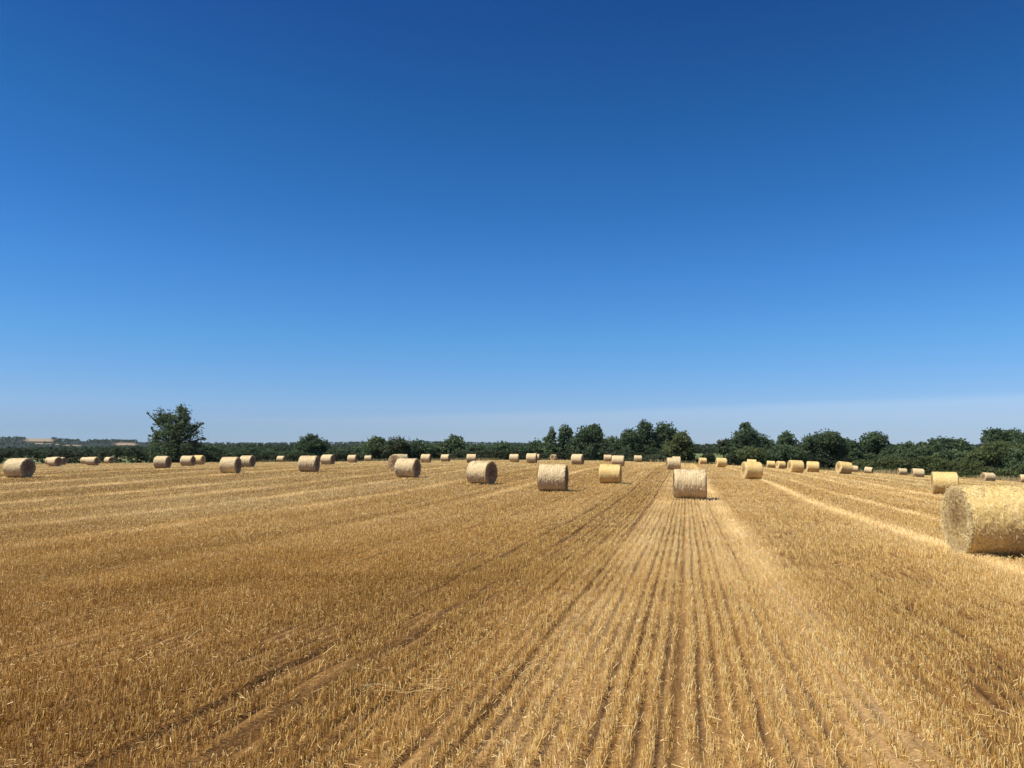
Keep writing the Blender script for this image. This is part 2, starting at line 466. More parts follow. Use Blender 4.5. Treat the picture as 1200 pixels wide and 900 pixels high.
def mat_bale_end(name, lo, mid, hi):
    t = NT(name)
    co = t.objco()
    sp = t.n.new("ShaderNodeSeparateXYZ"); t.l.new(co, sp.inputs[0])
    r = t.math('SQRT', t.math('ADD', t.math('POWER', sp.outputs[1], 2.0), t.math('POWER', sp.outputs[2], 2.0)))
    n = t.noise(co, 22.0, 4, .8, .4)
    b = t.noise(co, 5.0, 3, .6)
    c0 = None; rings = t.math('SINE', t.math('ADD', t.math('MULTIPLY', r, 62.0), t.math('MULTIPLY', b, 9.0)))
    f = t.math('ADD', t.math('ADD', t.math('MULTIPLY', n, .6), t.math('MULTIPLY', b, .4)), t.math('MULTIPLY', rings, .015))
    c = t.ramp(f, [(.36, lo), (.50, mid), (.62, hi)])
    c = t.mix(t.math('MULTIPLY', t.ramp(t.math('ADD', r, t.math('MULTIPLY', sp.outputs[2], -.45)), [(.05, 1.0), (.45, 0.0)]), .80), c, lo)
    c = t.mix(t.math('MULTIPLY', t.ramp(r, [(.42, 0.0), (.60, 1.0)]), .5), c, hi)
    c = t.mix(t.attr("tint"), c, hi)
    return t.bsdf(c, .8, f, 1.0, .04, spec=.2)

M_ground = mat_ground()
M_field = mat_field()
M_stub = mat_straw("stubble_straw", (.42, .215, .034), (.84, .575, .185), (.98, .85, .48), .30, .5, .4)
M_loose = mat_straw("loose_straw", (.52, .32, .09), (.80, .57, .22), (.95, .79, .43), .25)
M_verge = mat_straw("dry_verge_grass", (.10, .10, .035), (.30, .24, .10), (.58, .46, .25), .3, .9, .1)
M_bark = mat_bark()
M_leafs = {
 'dark': mat_leaf("leaf_dark_green", (0.040, 0.066, 0.037), (0.157, 0.220, 0.106)),
 'mid': mat_leaf("leaf_mid_green", (0.057, 0.090, 0.046), (0.206, 0.272, 0.132)),
 'light': mat_leaf("leaf_yellow_green", (0.065, 0.086, 0.032), (0.216, 0.250, 0.102)),
 'thorn': mat_leaf("leaf_dull_brown_green", (0.047, 0.063, 0.038), (0.168, 0.198, 0.106)),
 'hedge': mat_leaf("leaf_hedge", (0.028, 0.040, 0.023), (0.110, 0.129, 0.063)),
 'bramble': mat_leaf("leaf_bramble", (.060, .082, .030), (.205, .235, .095)),
 'wood': mat_leaf("leaf_far_wood", (0.041, 0.064, 0.037), (0.126, 0.164, 0.088)),
}
M_side = {P_: mat_bale_side("net_wrapped_straw_pale", (.25, .165, .075), (.60, .455, .235), (.92, .81, .54), .38),
          G_: mat_bale_side("net_wrapped_straw_golden", (.30, .175, .055), (.68, .48, .17), (.94, .79, .42), .18, .32)}
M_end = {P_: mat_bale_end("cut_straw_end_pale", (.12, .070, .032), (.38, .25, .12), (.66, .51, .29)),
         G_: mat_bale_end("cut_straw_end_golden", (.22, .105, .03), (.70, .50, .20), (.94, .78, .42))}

# ------------------------------------------------------------------ ground sheet to the horizon
def outer_ground(x, y):
    r = np.hypot(x, y)
    z = terrain(x, y)
    k = np.clip((r - 260) / 200, 0, 1); k = k * k * (3 - 2 * k)
    base = -0.5 + 1.2 * value_noise(np.stack([x / 260.0, y / 260.0], 1), 3)
    return z * (1 - k) + base * k

radii = np.concatenate([[0.0], np.geomspace(3, 9000, 150)])
naz = 240
azs = np.linspace(-math.pi, math.pi, naz, endpoint=False)
R, A = np.meshgrid(radii[1:], azs, indexing='ij')
X = R * np.sin(A); Y = R * np.cos(A)
Z = outer_ground(X.ravel(), Y.ravel()) - 0.12 * (1 - np.clip((R.ravel() / edge_r(X.ravel(), Y.ravel()) - .94) / .12, 0, 1))
V = np.vstack([[[0, 0, float(terrain(np.array([0.]), np.array([0.]))[0]) - .12]], np.stack([X.ravel(), Y.ravel(), Z], 1)])
nr = len(radii) - 1
ii, jj = np.meshgrid(np.arange(nr - 1), np.arange(naz), indexing='ij')
i0 = 1 + ii * naz + jj; i1 = 1 + ii * naz + (jj + 1) % naz
Fq = np.stack([i0.ravel(), (i0 + naz).ravel(), (i1 + naz).ravel(), i1.ravel()], 1)
cen = np.stack([np.zeros(naz, int), 1 + np.arange(naz), 1 + (np.arange(naz) + 1) % naz, 1 + (np.arange(naz) + 1) % naz], 1)
Fq = Fq[:, ::-1]
me = mesh_np("ground", V, Fq, M_ground, True)
tag(link("ground", me), kind="structure")

# ------------------------------------------------------------------ stubble field sheet, its grid laid along the rows
a_in = np.arange(-14, 14, 0.025)
a_l = np.concatenate([np.arange(-60, -14, 0.14), a_in, np.arange(14, 60, 0.14)])
a_l = np.concatenate([np.arange(-175, -60, 0.6), a_l, np.arange(60, 130, 0.6)])
b_l = np.concatenate([np.arange(-70, 2, 6.0), np.arange(2, 12, 0.14), np.geomspace(12, 60, 110), np.arange(61, 210, 1.5)])
Ag, Bg = np.meshgrid(a_l, b_l, indexing='ij')
Xg, Yg = to_xy(Ag.ravel(), Bg.ravel())
inside = np.hypot(Xg, Yg) < edge_r(Xg, Yg)
Zt = np.full(len(Xg), -50.0)
# terrain is smooth, so evaluate on a coarse lattice and interpolate
gx = np.arange(-240, 241, 4.0); gy = np.arange(-140, 261, 4.0)
TG = terrain(*[q.ravel() for q in np.meshgrid(gx, gy, indexing='ij')]).reshape(len(gx), len(gy))
def tz(x, y):
    fx = np.clip((x + 240) / 4.0, 0, len(gx) - 1.001); fy = np.clip((y + 140) / 4.0, 0, len(gy) - 1.001)
    ix = fx.astype(int); iy = fy.astype(int); u = fx - ix; v = fy - iy
    return (TG[ix, iy] * (1 - u) * (1 - v) + TG[ix + 1, iy] * u * (1 - v) + TG[ix, iy + 1] * (1 - u) * v + TG[ix + 1, iy + 1] * u * v)
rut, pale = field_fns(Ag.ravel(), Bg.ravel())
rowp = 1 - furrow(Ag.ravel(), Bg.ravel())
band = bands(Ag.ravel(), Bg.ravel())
coarse = (np.abs(Ag.ravel()) > 14)
rowp[coarse] = 0.4
dist = np.hypot(Xg, Yg)
Zg = tz(Xg, Yg) - 0.045 * rut + 0.024 * (rowp - 1) * (~coarse) + 0.03 * pale \
     + 0.02 * value_noise(np.stack([Xg * 1.3, Yg * 1.3], 1), 2)
nb = len(b_l)
ii, jj = np.meshgrid(np.arange(len(a_l) - 1), np.arange(nb - 1), indexing='ij')
q = np.stack([(ii * nb + jj).ravel(), ((ii + 1) * nb + jj).ravel(), ((ii + 1) * nb + jj + 1).ravel(), (ii * nb + jj + 1).ravel()], 1)
q = q[inside[q].all(1)]
used = np.zeros(len(Xg), bool); used[q.ravel()] = True
remap = np.cumsum(used) - 1
V = np.stack([Xg, Yg, Zg], 1)[used]
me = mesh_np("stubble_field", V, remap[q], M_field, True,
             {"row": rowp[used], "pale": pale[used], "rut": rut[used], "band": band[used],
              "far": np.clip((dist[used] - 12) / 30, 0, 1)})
tag(link("stubble_field", me), kind="structure")

def field_z(x, y):
    a, b = to_ab(x, y)
    r, p = field_fns(a, b)
    return tz(x, y) - 0.045 * r + 0.03 * p + 0.02 * value_noise(np.stack([x * 1.3, y * 1.3], 1), 2)

# ------------------------------------------------------------------ bales: where they stand
def solve_bale(b):
    x0, x1, yt, yb, e, side, kind, lab = b
    s = yb - yt
    cx, cyy = (x0 + x1) / 2, (yt + yb) / 2
    u = (cx - 600) / F; k = math.sqrt(1 + u * u); phi = math.atan(u)
    r = ray(cx, cyy)
    best = None
    for D in np.linspace(1.13, 1.37, 49):
        t = D * F / s
        c = np.array([0, 0, CAMZ]) + r * t
        gap = c[2] - D / 2 - float(tz(c[0:1], c[1:2])[0])
        cost = (abs(gap) * F / t / 0.5) + abs(D - DB) * 14
        if best is None or cost < best[0]: best = (cost, D, c, gap, t)
    _, D, c, gap, t = best
    ac = math.acos(min(.97, e / s / k))
    A = phi + (ac if side == 'L' else math.pi - ac)
    wpx = (x1 - x0) - e
    W = wpx * t / F / (k * abs(math.sin(A - phi)))
    W = min(1.34, max(1.12, W))
    return D, W, A, c, gap, t

SOL = [solve_bale(b) for b in BALES]

# ------------------------------------------------------------------ loose parts: strands
def strands(P, D, N, L, Wd, tint, bend=0.15):
    """thin straw pieces: centre P, direction D, facing N, length L, width Wd"""
    S = np.cross(D, N); S /= np.linalg.norm(S, axis=1, keepdims=True) + 1e-9
    L = L[:, None]; Wd = Wd[:, None]
    mid = P + N * bend * L * 0.3
    A0 = P - D * L / 2; A1 = P + D * L / 2
    V = np.stack([A0 - S * Wd / 2, A0 + S * Wd / 2, mid + S * Wd / 2, mid - S * Wd / 2, A1 + S * Wd / 2, A1 - S * Wd / 2], 1).reshape(-1, 3)
    n = len(P); o = np.arange(n)[:, None] * 6
    Fc = np.concatenate([o + np.array([[0, 1, 2, 3]]), o + np.array([[3, 2, 4, 5]])], 0)
    return V, Fc, np.repeat(tint, 6)

def bale_meshes(kind, seed, detail):
    rng = np.random.default_rng(seed)
    R0, W0 = 0.625, 1.2
    nx, na = (46, 150) if detail >= 2 else ((28, 90) if detail == 1 else (14, 48))
    xs = np.linspace(-1, 1, nx); xs = np.sign(xs) * (1 - (1 - np.abs(xs)) ** 1.35)
    an = np.linspace(0, 2 * math.pi, na, endpoint=False)
    Xs, An = np.meshgrid(xs, an, indexing='ij')
    x = Xs.ravel() * W0 / 2; a = An.ravel()
    sh = np.clip((np.abs(Xs.ravel()) - .90) / .10, 0, 1)
    r = R0 * (1 - 0.055 * sh ** 2.2)
    cyl = np.stack([x * 5, np.cos(a) * 2.5, np.sin(a) * 2.5], 1)
    r += (0.006 if kind == G_ else 0.014) * value_noise(cyl, seed) + 0.010 * value_noise(cyl * 2.7, seed + 1) + (0.002 if kind == G_ else 0.007) * value_noise(np.stack([x * 26, np.cos(a) * 2, np.sin(a) * 2], 1), seed + 2)
    r -= (0.0 if kind == G_ else 0.006) * (np.abs(np.sin(x * 16 + seed)) > .96)
    y = r * np.cos(a); z = r * np.sin(a)
    y = y * 1.012; z = np.where(z < -0.575, -0.575 - (-0.575 - z) * 0.35, z)
    z = z * 0.985 + 0.006
    ragged = 0.018 * value_noise(np.stack([np.cos(a) * 5, np.sin(a) * 5, Xs.ravel() > 0], 1), seed + 5) * sh
    x = x + np.sign(x) * ragged
    V = np.stack([x, y, z], 1)
    ii, jj = np.meshgrid(np.arange(nx - 1), np.arange(na), indexing='ij')
    Fc = np.stack([(ii * na + jj).ravel(), (ii * na + (jj + 1) % na).ravel(), ((ii + 1) * na + (jj + 1) % na).ravel(), ((ii + 1) * na + jj).ravel()], 1)
    parts = [(V, Fc[:, ::-1], np.zeros(len(V)))]
    ns = (0, 900, 2600, 9000)[detail]
    if ns:
        a = rng.uniform(0, 2 * math.pi, ns); xx = rng.uniform(-.58, .58, ns)
        fuzz = rng.random(ns) < .22
        N = np.stack([np.zeros(ns), np.cos(a), np.sin(a)], 1)
        Tn = np.stack([np.zeros(ns), -np.sin(a), np.cos(a)], 1)
        ang = rng.normal(0, 1.1 if kind == G_ else .35, ns)
        Dr = Tn * np.cos(ang)[:, None] + np.array([[1, 0, 0]]) * np.sin(ang)[:, None] + N * (fuzz * rng.uniform(.1, .5, ns))[:, None]
        Dr /= np.linalg.norm(Dr, axis=1, keepdims=True)
        L = rng.uniform(.05, .17, ns); wd = rng.uniform(.004, .010, ns) * (1.0 if detail == 3 else 1.7)
        Pc = N * (R0 * .992 + 0.006)
        Pc[:, 0] = xx
        Pc[:, 2] = np.where(Pc[:, 2] < -.58, -.58, Pc[:, 2])
        parts.append(strands(Pc, Dr, N, L, wd, rng.random(ns) ** 1.2 * (rng.random(ns) < .6), -0.08))
    side = mesh_np("net_wrapped_side", *merge(parts)[:2], M_side[kind], detail == 0, {"tint": merge(parts)[2]})
    ends = []
    for sgn in (-1, 1):
        nr_, na_ = (22, 110) if detail >= 2 else ((12, 60) if detail == 1 else (6, 48))
        rr = np.linspace(0.02, 1, nr_) * (R0 * .945)
        Rr, Aa = np.meshgrid(rr, np.linspace(0, 2 * math.pi, na_, endpoint=False), indexing='ij')
        Rr = Rr.ravel(); Aa = Aa.ravel()
        yy = Rr * np.cos(Aa); zz = Rr * np.sin(Aa)
        zz = np.where(zz < -0.575, -0.575 - (-0.575 - zz) * .35, zz)
        bulge = 0.028 * (1 - (Rr / R0) ** 2) + 0.004 * np.sin(Rr * 55 + Aa) * (detail > 0) + 0.016 * value_noise(np.stack([yy * 14, zz * 14], 1), seed + 9) + 0.010 * value_noise(np.stack([yy * 34, zz * 34], 1), seed + 11)
        bulge -= 0.03 * np.clip((Rr / R0 - .86) / .1, 0, 1)
        V = np.stack([sgn * (W0 / 2 - .002 + bulge), yy, zz], 1)
        ii, jj = np.meshgrid(np.arange(nr_ - 1), np.arange(na_), indexing='ij')
        Fe = np.stack([(ii * na_ + jj).ravel(), ((ii + 1) * na_ + jj).ravel(), ((ii + 1) * na_ + (jj + 1) % na_).ravel(), (ii * na_ + (jj + 1) % na_).ravel()], 1)
        if sgn < 0: Fe = Fe[:, ::-1]
        parts = [(V, Fe, np.zeros(len(V)))]
        ne = (0, 500, 1500, 5200)[detail]
        if ne:
            q1 = np.sqrt(rng.random(ne)) * R0 * .96; q2 = rng.uniform(0, 2 * math.pi, ne)
            Pc = np.stack([np.full(ne, sgn * (W0 / 2 + .018)) + sgn * rng.uniform(-.012, .02, ne), q1 * np.cos(q2), q1 * np.sin(q2)], 1)
            th = rng.uniform(0, 2 * math.pi, ne)
            Dr = np.stack([sgn * rng.uniform(-.05, .28, ne), np.cos(th), np.sin(th)], 1); Dr /= np.linalg.norm(Dr, axis=1, keepdims=True)
            Nn = np.tile([[sgn * 1.0, 0, 0]], (ne, 1)) + rng.normal(0, .2, (ne, 3)); Nn /= np.linalg.norm(Nn, axis=1, keepdims=True)
            parts.append(strands(Pc, Dr, Nn, rng.uniform(.05, .15, ne), rng.uniform(.004, .007, ne) * (1.0 if detail == 3 else 1.6), rng.random(ne) * (rng.random(ne) < .45) * np.clip(.35 + .8 * q1 / R0, 0, 1)))
        Vm, Fm, Tm = merge(parts)
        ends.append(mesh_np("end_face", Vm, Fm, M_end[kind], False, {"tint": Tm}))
    return side, ends

BALE_LIB = {}
def bale_lib(kind, seed, detail):
    k = (kind, seed, detail)
    if k not in BALE_LIB: BALE_LIB[k] = bale_meshes(kind, seed, detail)
    return BALE_LIB[k]

for i, (b, so) in enumerate(zip(BALES, SOL)):
    D, W, Ah, c, gap, t = so
    s = b[3] - b[2]
    detail = 3 if s > 60 else (2 if s > 26 else (1 if s > 13 else 0))
    seed = i + 3 if detail >= 2 else (11 + i % 4)
    side, ends = bale_lib(b[6], seed, detail)
    dx = np.array([math.sin(Ah), math.cos(Ah)]) * .6
    gz = tz(np.array([c[0], c[0] + dx[0], c[0] - dx[0]]), np.array([c[1], c[1] + dx[1], c[1] - dx[1]]))
    slope = math.atan2(gz[1] - gz[2], 1.2)
    z0 = float(gz[0])
    root = empty("round_bale", (c[0], c[1], z0 + 0.012), math.pi / 2 - Ah)
    tilt = slope
    if 'leaning' in b[7] or 'tilted' in b[7]: tilt += math.radians(-3.5)
    root.rotation_euler = (0, -tilt, math.pi / 2 - Ah)
    root.scale = (W / 1.2, D / 1.25, D / 1.25)
    tag(root, b[7], "straw bale", "round straw bales scattered over the stubble field")
    roll = random.Random(i).uniform(-.1, .1)
    o = link("net_wrapped_side", side, root); o.location = (0, 0, 0.60)
    for e_ in ends:
        q_ = link("end_face", e_, root); q_.location = (0, 0, 0.60)

def clear_of_bales(x, y):
    ok = np.ones(len(x), bool)
    for so in SOL:
        D, W, Ah, c, gap, t = so
        dx, dy = x - c[0], y - c[1]
        al = dx * math.sin(Ah) + dy * math.cos(Ah); ac = dx * math.cos(Ah) - dy * math.sin(Ah)
        ok &= ~((np.abs(al) < W / 2) & (np.abs(ac) < 0.34 * D))
    return ok

# ------------------------------------------------------------------ stubble: cut stalks standing in rows
rng = np.random.default_rng(7)
def in_view_points(rho0, rmin, rmax, rflat, k, azlim=math.radians(39)):
    """points spread with rho0 per square metre out to rflat, thinning with distance beyond"""
    rr = np.geomspace(rmin, rmax, 400)
    d = rho0 * np.where(rr < rflat, 1.0, (rr / rflat) ** -k) * rr * 2 * azlim
    cum = np.concatenate([[0], np.cumsum((d[1:] + d[:-1]) / 2 * np.diff(rr))])
    n = int(cum[-1])
    r = np.interp(rng.random(n) * cum[-1], cum, rr)
    az = rng.uniform(-azlim, azlim, n)
    return r * np.sin(az), r * np.cos(az), r

def stalks(rmin, rmax, prism, height=(.04, .085), snap=True):
    width = lambda r: .0034 * np.maximum(1, r / 12) ** 1.15
    x, y, r = in_view_points(2000, rmin, rmax, 12, 1.8)
    n = len(x)
    a, b = to_ab(x, y)
    rowj = 0.021 + 0.008 * value_noise(np.stack([a * .5, b * .2], 1), 31)
    # left of the straight rows the drill lines are broken and untidy
    mess = np.clip((np.abs(a + 0.9) - 4.6) / 4.0, 0, 1) * 0.012
    if snap:
        kk = np.round(a / ROW) ; a = pair_a(kk) + rng.normal(0, 1, n) * (rowj + mess) + 0.010 * np.sin(b * .9 + kk)
    x, y = to_xy(a, b)
    rutv, pal = field_fns(a, b)
    gaps = value_noise(np.stack([np.round(a / ROW) * 3.1, b * 2.2], 1), 17)
    gaps2 = value_noise(np.stack([a * 1.1, b * .8], 1), 19)
    keep = (rng.random(n) > rutv * .9) & (rng.random(n) > .75 * furrow(a, b) * (np.abs(a) < 20)) & (rng.random(n) > pal * .15) & (gaps + .35 * gaps2 + rng.normal(0, .25, n) > -.55)
    keep &= clear_of_bales(x, y) & (r < edge_r(x, y) - 1)
    x, y, r, a, b, rutv, pal, gaps = [q[keep] for q in (x, y, r, a, b, rutv, pal, gaps)]
    n = len(x)
    z = field_z(x, y) - .01
    h = rng.uniform(height[0], height[1], n) * (1 - .55 * rutv) * (1 + .18 * value_noise(np.stack([x * .7, y * .7], 1), 23))
    h *= np.where(rng.random(n) < .12, 1.25, 1.0)
    th = rng.uniform(0, 2 * math.pi, n)
    ln = np.abs(rng.normal(0, .26, n)) + (rng.random(n) < .16) * rng.uniform(.2, 1.0, n)
    T = np.stack([np.cos(th) * ln, np.sin(th) * ln, np.ones(n)], 1); T /= np.linalg.norm(T, axis=1, keepdims=True)
    w = width(r) * rng.uniform(.7, 1.3, n)
    B0 = np.stack([x, y, z], 1); B1 = B0 + T * h[:, None]
    tint = np.clip(.52 + rng.normal(0, .24, n) + .35 * pal - .25 * rutv + .10 * value_noise(np.stack([x * .25, y * .25], 1), 29) + .26 * bands(a, b) - .30 * np.clip((-a - 1.0) / 4, 0, 1) * np.clip((26 - b) / 14, 0, 1) + .06, 0, 1)  # near left: shade of looking towards the sun painted into the stalk tint
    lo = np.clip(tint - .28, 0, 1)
    if prism:
        V = np.empty((n, 6, 3)); fa = rng.uniform(0, 2 * math.pi, n)
        for k in range(3):
            o = np.stack([np.cos(fa + k * 2.094), np.sin(fa + k * 2.094), np.zeros(n)], 1) * (w / 1.7)[:, None]
            V[:, k] = B0 + o; V[:, 3 + k] = B1 + o * .9
        off = np.arange(n)[:, None] * 6
        Fc = np.concatenate([off + np.array([[0, 1, 4, 3]]), off + np.array([[1, 2, 5, 4]]), off + np.array([[2, 0, 3, 5]])], 0)
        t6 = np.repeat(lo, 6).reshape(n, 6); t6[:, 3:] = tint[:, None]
        return V.reshape(-1, 3), Fc, t6.ravel()
    fa = rng.uniform(0, math.pi, n)
    S = np.stack([np.cos(fa), np.sin(fa), np.zeros(n)], 1) * (w / 2 * 1.3)[:, None]
    V = np.stack([B0 - S, B0 + S, B1 + S * .8, B1 - S * .8], 1).reshape(-1, 3)
    Fc = np.arange(n)[:, None] * 4 + np.array([[0, 1, 2, 3]])
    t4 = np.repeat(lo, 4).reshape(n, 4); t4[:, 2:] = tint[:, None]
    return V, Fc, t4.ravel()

AZL = math.radians(39)
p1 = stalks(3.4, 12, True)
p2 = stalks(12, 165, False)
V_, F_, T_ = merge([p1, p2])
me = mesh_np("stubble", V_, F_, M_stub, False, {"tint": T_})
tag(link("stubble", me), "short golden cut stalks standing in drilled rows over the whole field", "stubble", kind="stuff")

# loose straw left on the ground by the combine, thickest along the pale lines
def loose(rmin, rmax):
    x, y, r = in_view_points(800, rmin, rmax, 12, 1.75)
    a, b = to_ab(x, y)
    rutv, pal = field_fns(a, b)
    clumpn = value_noise(np.stack([x * 1.4, y * 1.4], 1), 61)
    n = len(x)
    fur = furrow(a, b) * np.clip(2.0 - r / 60, 0, 1)
    keep = (rng.random(n) < 1 - .72 * fur) & (rng.random(n) < (.30 + .70 * np.clip(pal * 1.4, 0, 1)) * (1 + .5 * clumpn) * (1 - .62 * rutv)) & clear_of_bales(x, y) & (r < edge_r(x, y) - 1)
    x, y, r, pal = [q[keep] for q in (x, y, r, pal)]
    n = len(x)
    far = np.maximum(1, r / 12)
    z = field_z(x, y) + rng.uniform(.0, .06, n) * (rng.random(n) < .75) + .03 * (pal > .3) * rng.random(n)
    th = rng.uniform(0, 2 * math.pi, n)
    Dr = np.stack([np.cos(th), np.sin(th), rng.normal(0, .35, n)], 1); Dr /= np.linalg.norm(Dr, axis=1, keepdims=True)
    N = np.stack([rng.normal(0, .4, n), rng.normal(0, .4, n), np.ones(n)], 1); N /= np.linalg.norm(N, axis=1, keepdims=True)
    L = rng.uniform(.010, .045, n) + (rng.random(n) < .07) * rng.uniform(.02, .11, n)
    return strands(np.stack([x, y, z + .008], 1), Dr, N, L * far ** .6, rng.uniform(.0022, .0042, n) * far ** 1.1, np.clip(.42 + .32 * pal + rng.normal(0, .24, n), 0, 1), .1)
q1 = loose(3.4, 165)
# two wisps of raked straw in the foreground
def wisp(px, py, depth, n, spread, head, seed):
    r_ = np.random.default_rng(seed)
    p = at(px, py, depth)
    t_ = r_.normal(0, 1, n)
    x = p[0] + math.sin(head) * t_ * spread + r_.normal(0, .10, n); y = p[1] + math.cos(head) * t_ * spread + r_.normal(0, .10, n)
    th = math.pi / 2 - head + r_.normal(0, .6, n)
    Dr = np.stack([np.cos(th), np.sin(th), r_.normal(0, .12, n)], 1); Dr /= np.linalg.norm(Dr, axis=1, keepdims=True)
    N = np.tile([[0, 0, 1.0]], (n, 1))
    return strands(np.stack([x, y, tz(x, y) + r_.uniform(.07, .12, n)], 1), Dr, N, r_.uniform(.06, .26, n), r_.uniform(.0025, .0045, n), r_.uniform(.5, 1, n), .15)
q2 = wisp(487, 822, 1.6 * F / (822 - 548), 13, .20, math.radians(80), 1)
q3 = wisp(612, 798, 1.6 * F / (798 - 548), 10, .12, math.radians(60), 2)
shed = []
for so, bb in zip(SOL, BALES):
    if bb[3] - bb[2] < 17: continue
    D, W, Ah, c, gap, t = so
    n = 520 if bb[3] - bb[2] > 60 else 240
    al = rng.uniform(-.5, .5, n) * (W + .35); sd = np.where(rng.random(n) < .5, 1, -1)
    ac = sd * (.20 + np.abs(rng.normal(0, .17, n))) * D
    x = c[0] + al * math.sin(Ah) + ac * math.cos(Ah); y = c[1] + al * math.cos(Ah) - ac * math.sin(Ah)
    th = rng.uniform(0, 2 * math.pi, n)
    Dr = np.stack([np.cos(th), np.sin(th), rng.normal(0, .3, n)], 1); Dr /= np.linalg.norm(Dr, axis=1, keepdims=True)
    N = np.tile([[0, 0, 1.0]], (n, 1)) + rng.normal(0, .3, (n, 3)); N /= np.linalg.norm(N, axis=1, keepdims=True)
    shed.append(strands(np.stack([x, y, field_z(x, y) + rng.uniform(0, .07, n)], 1), Dr, N, rng.uniform(.05, .2, n), rng.uniform(.004, .008, n) * (1 + t / 40), rng.uniform(.2, 1, n), .12))
V_, F_, T_ = merge([q1, q2, q3] + shed)
me = mesh_np("loose_straw", V_, F_, M_loose, False, {"tint": T_})
tag(link("loose_straw", me), "pale loose straw and chaff left lying in lines between the stubble rows", "straw", kind="stuff")

# ------------------------------------------------------------------ foliage
def clumps(C, Rr, per, size, rng, squash=.8, tint_of=None):
    n = len(C)
    idx = np.repeat(np.arange(n), per)
    m = len(idx)
    d = rng.normal(0, 1, (m, 3)); d /= np.linalg.norm(d, axis=1, keepdims=True)
    d[:, 2] = np.where(rng.random(m) < .6, np.abs(d[:, 2]), d[:, 2])
    rad = Rr[idx] * rng.uniform(.45, 1.08, m)
    P = C[idx] + d * rad[:, None] * np.array([1, 1, squash])
    N = d + rng.normal(0, .75, (m, 3)); N /= np.linalg.norm(N, axis=1, keepdims=True)
    U = np.cross(N, rng.normal(0, 1, (m, 3))); U /= np.linalg.norm(U, axis=1, keepdims=True)
    Wv = np.cross(N, U)
    s = size * rng.uniform(.6, 1.35, m)[:, None]
    V = np.stack([P - U * s * .62, P - Wv * s * .36, P + U * s * .62, P + Wv * s * .40], 1).reshape(-1, 3)
    Fc = np.arange(m)[:, None] * 4 + np.array([[0, 1, 2, 3]])
    ct = rng.uniform(.15, .75, n) if tint_of is None else tint_of
    tint = np.clip(ct[idx] + rng.normal(0, .16, m), 0, 1)
    return V, Fc, np.repeat(tint, 4)

def tube(pts, rads, n=7):
    pts = np.array(pts, float); k = len(pts)
    V = []
    for i in range(k):
        d = pts[min(i + 1, k - 1)] - pts[max(i - 1, 0)]; d /= np.linalg.norm(d) + 1e-9
        u = np.cross(d, [0.31, .95, .05]); u /= np.linalg.norm(u); w = np.cross(d, u)
        for j in range(n):
            a = 2 * math.pi * j / n
            V.append(pts[i] + (u * math.cos(a) + w * math.sin(a)) * rads[i])
    Fc = [[i * n + j, i * n + (j + 1) % n, (i + 1) * n + (j + 1) % n, (i + 1) * n + j] for i in range(k - 1) for j in range(n)]
    return np.array(V), np.array(Fc), np.zeros(len(V))

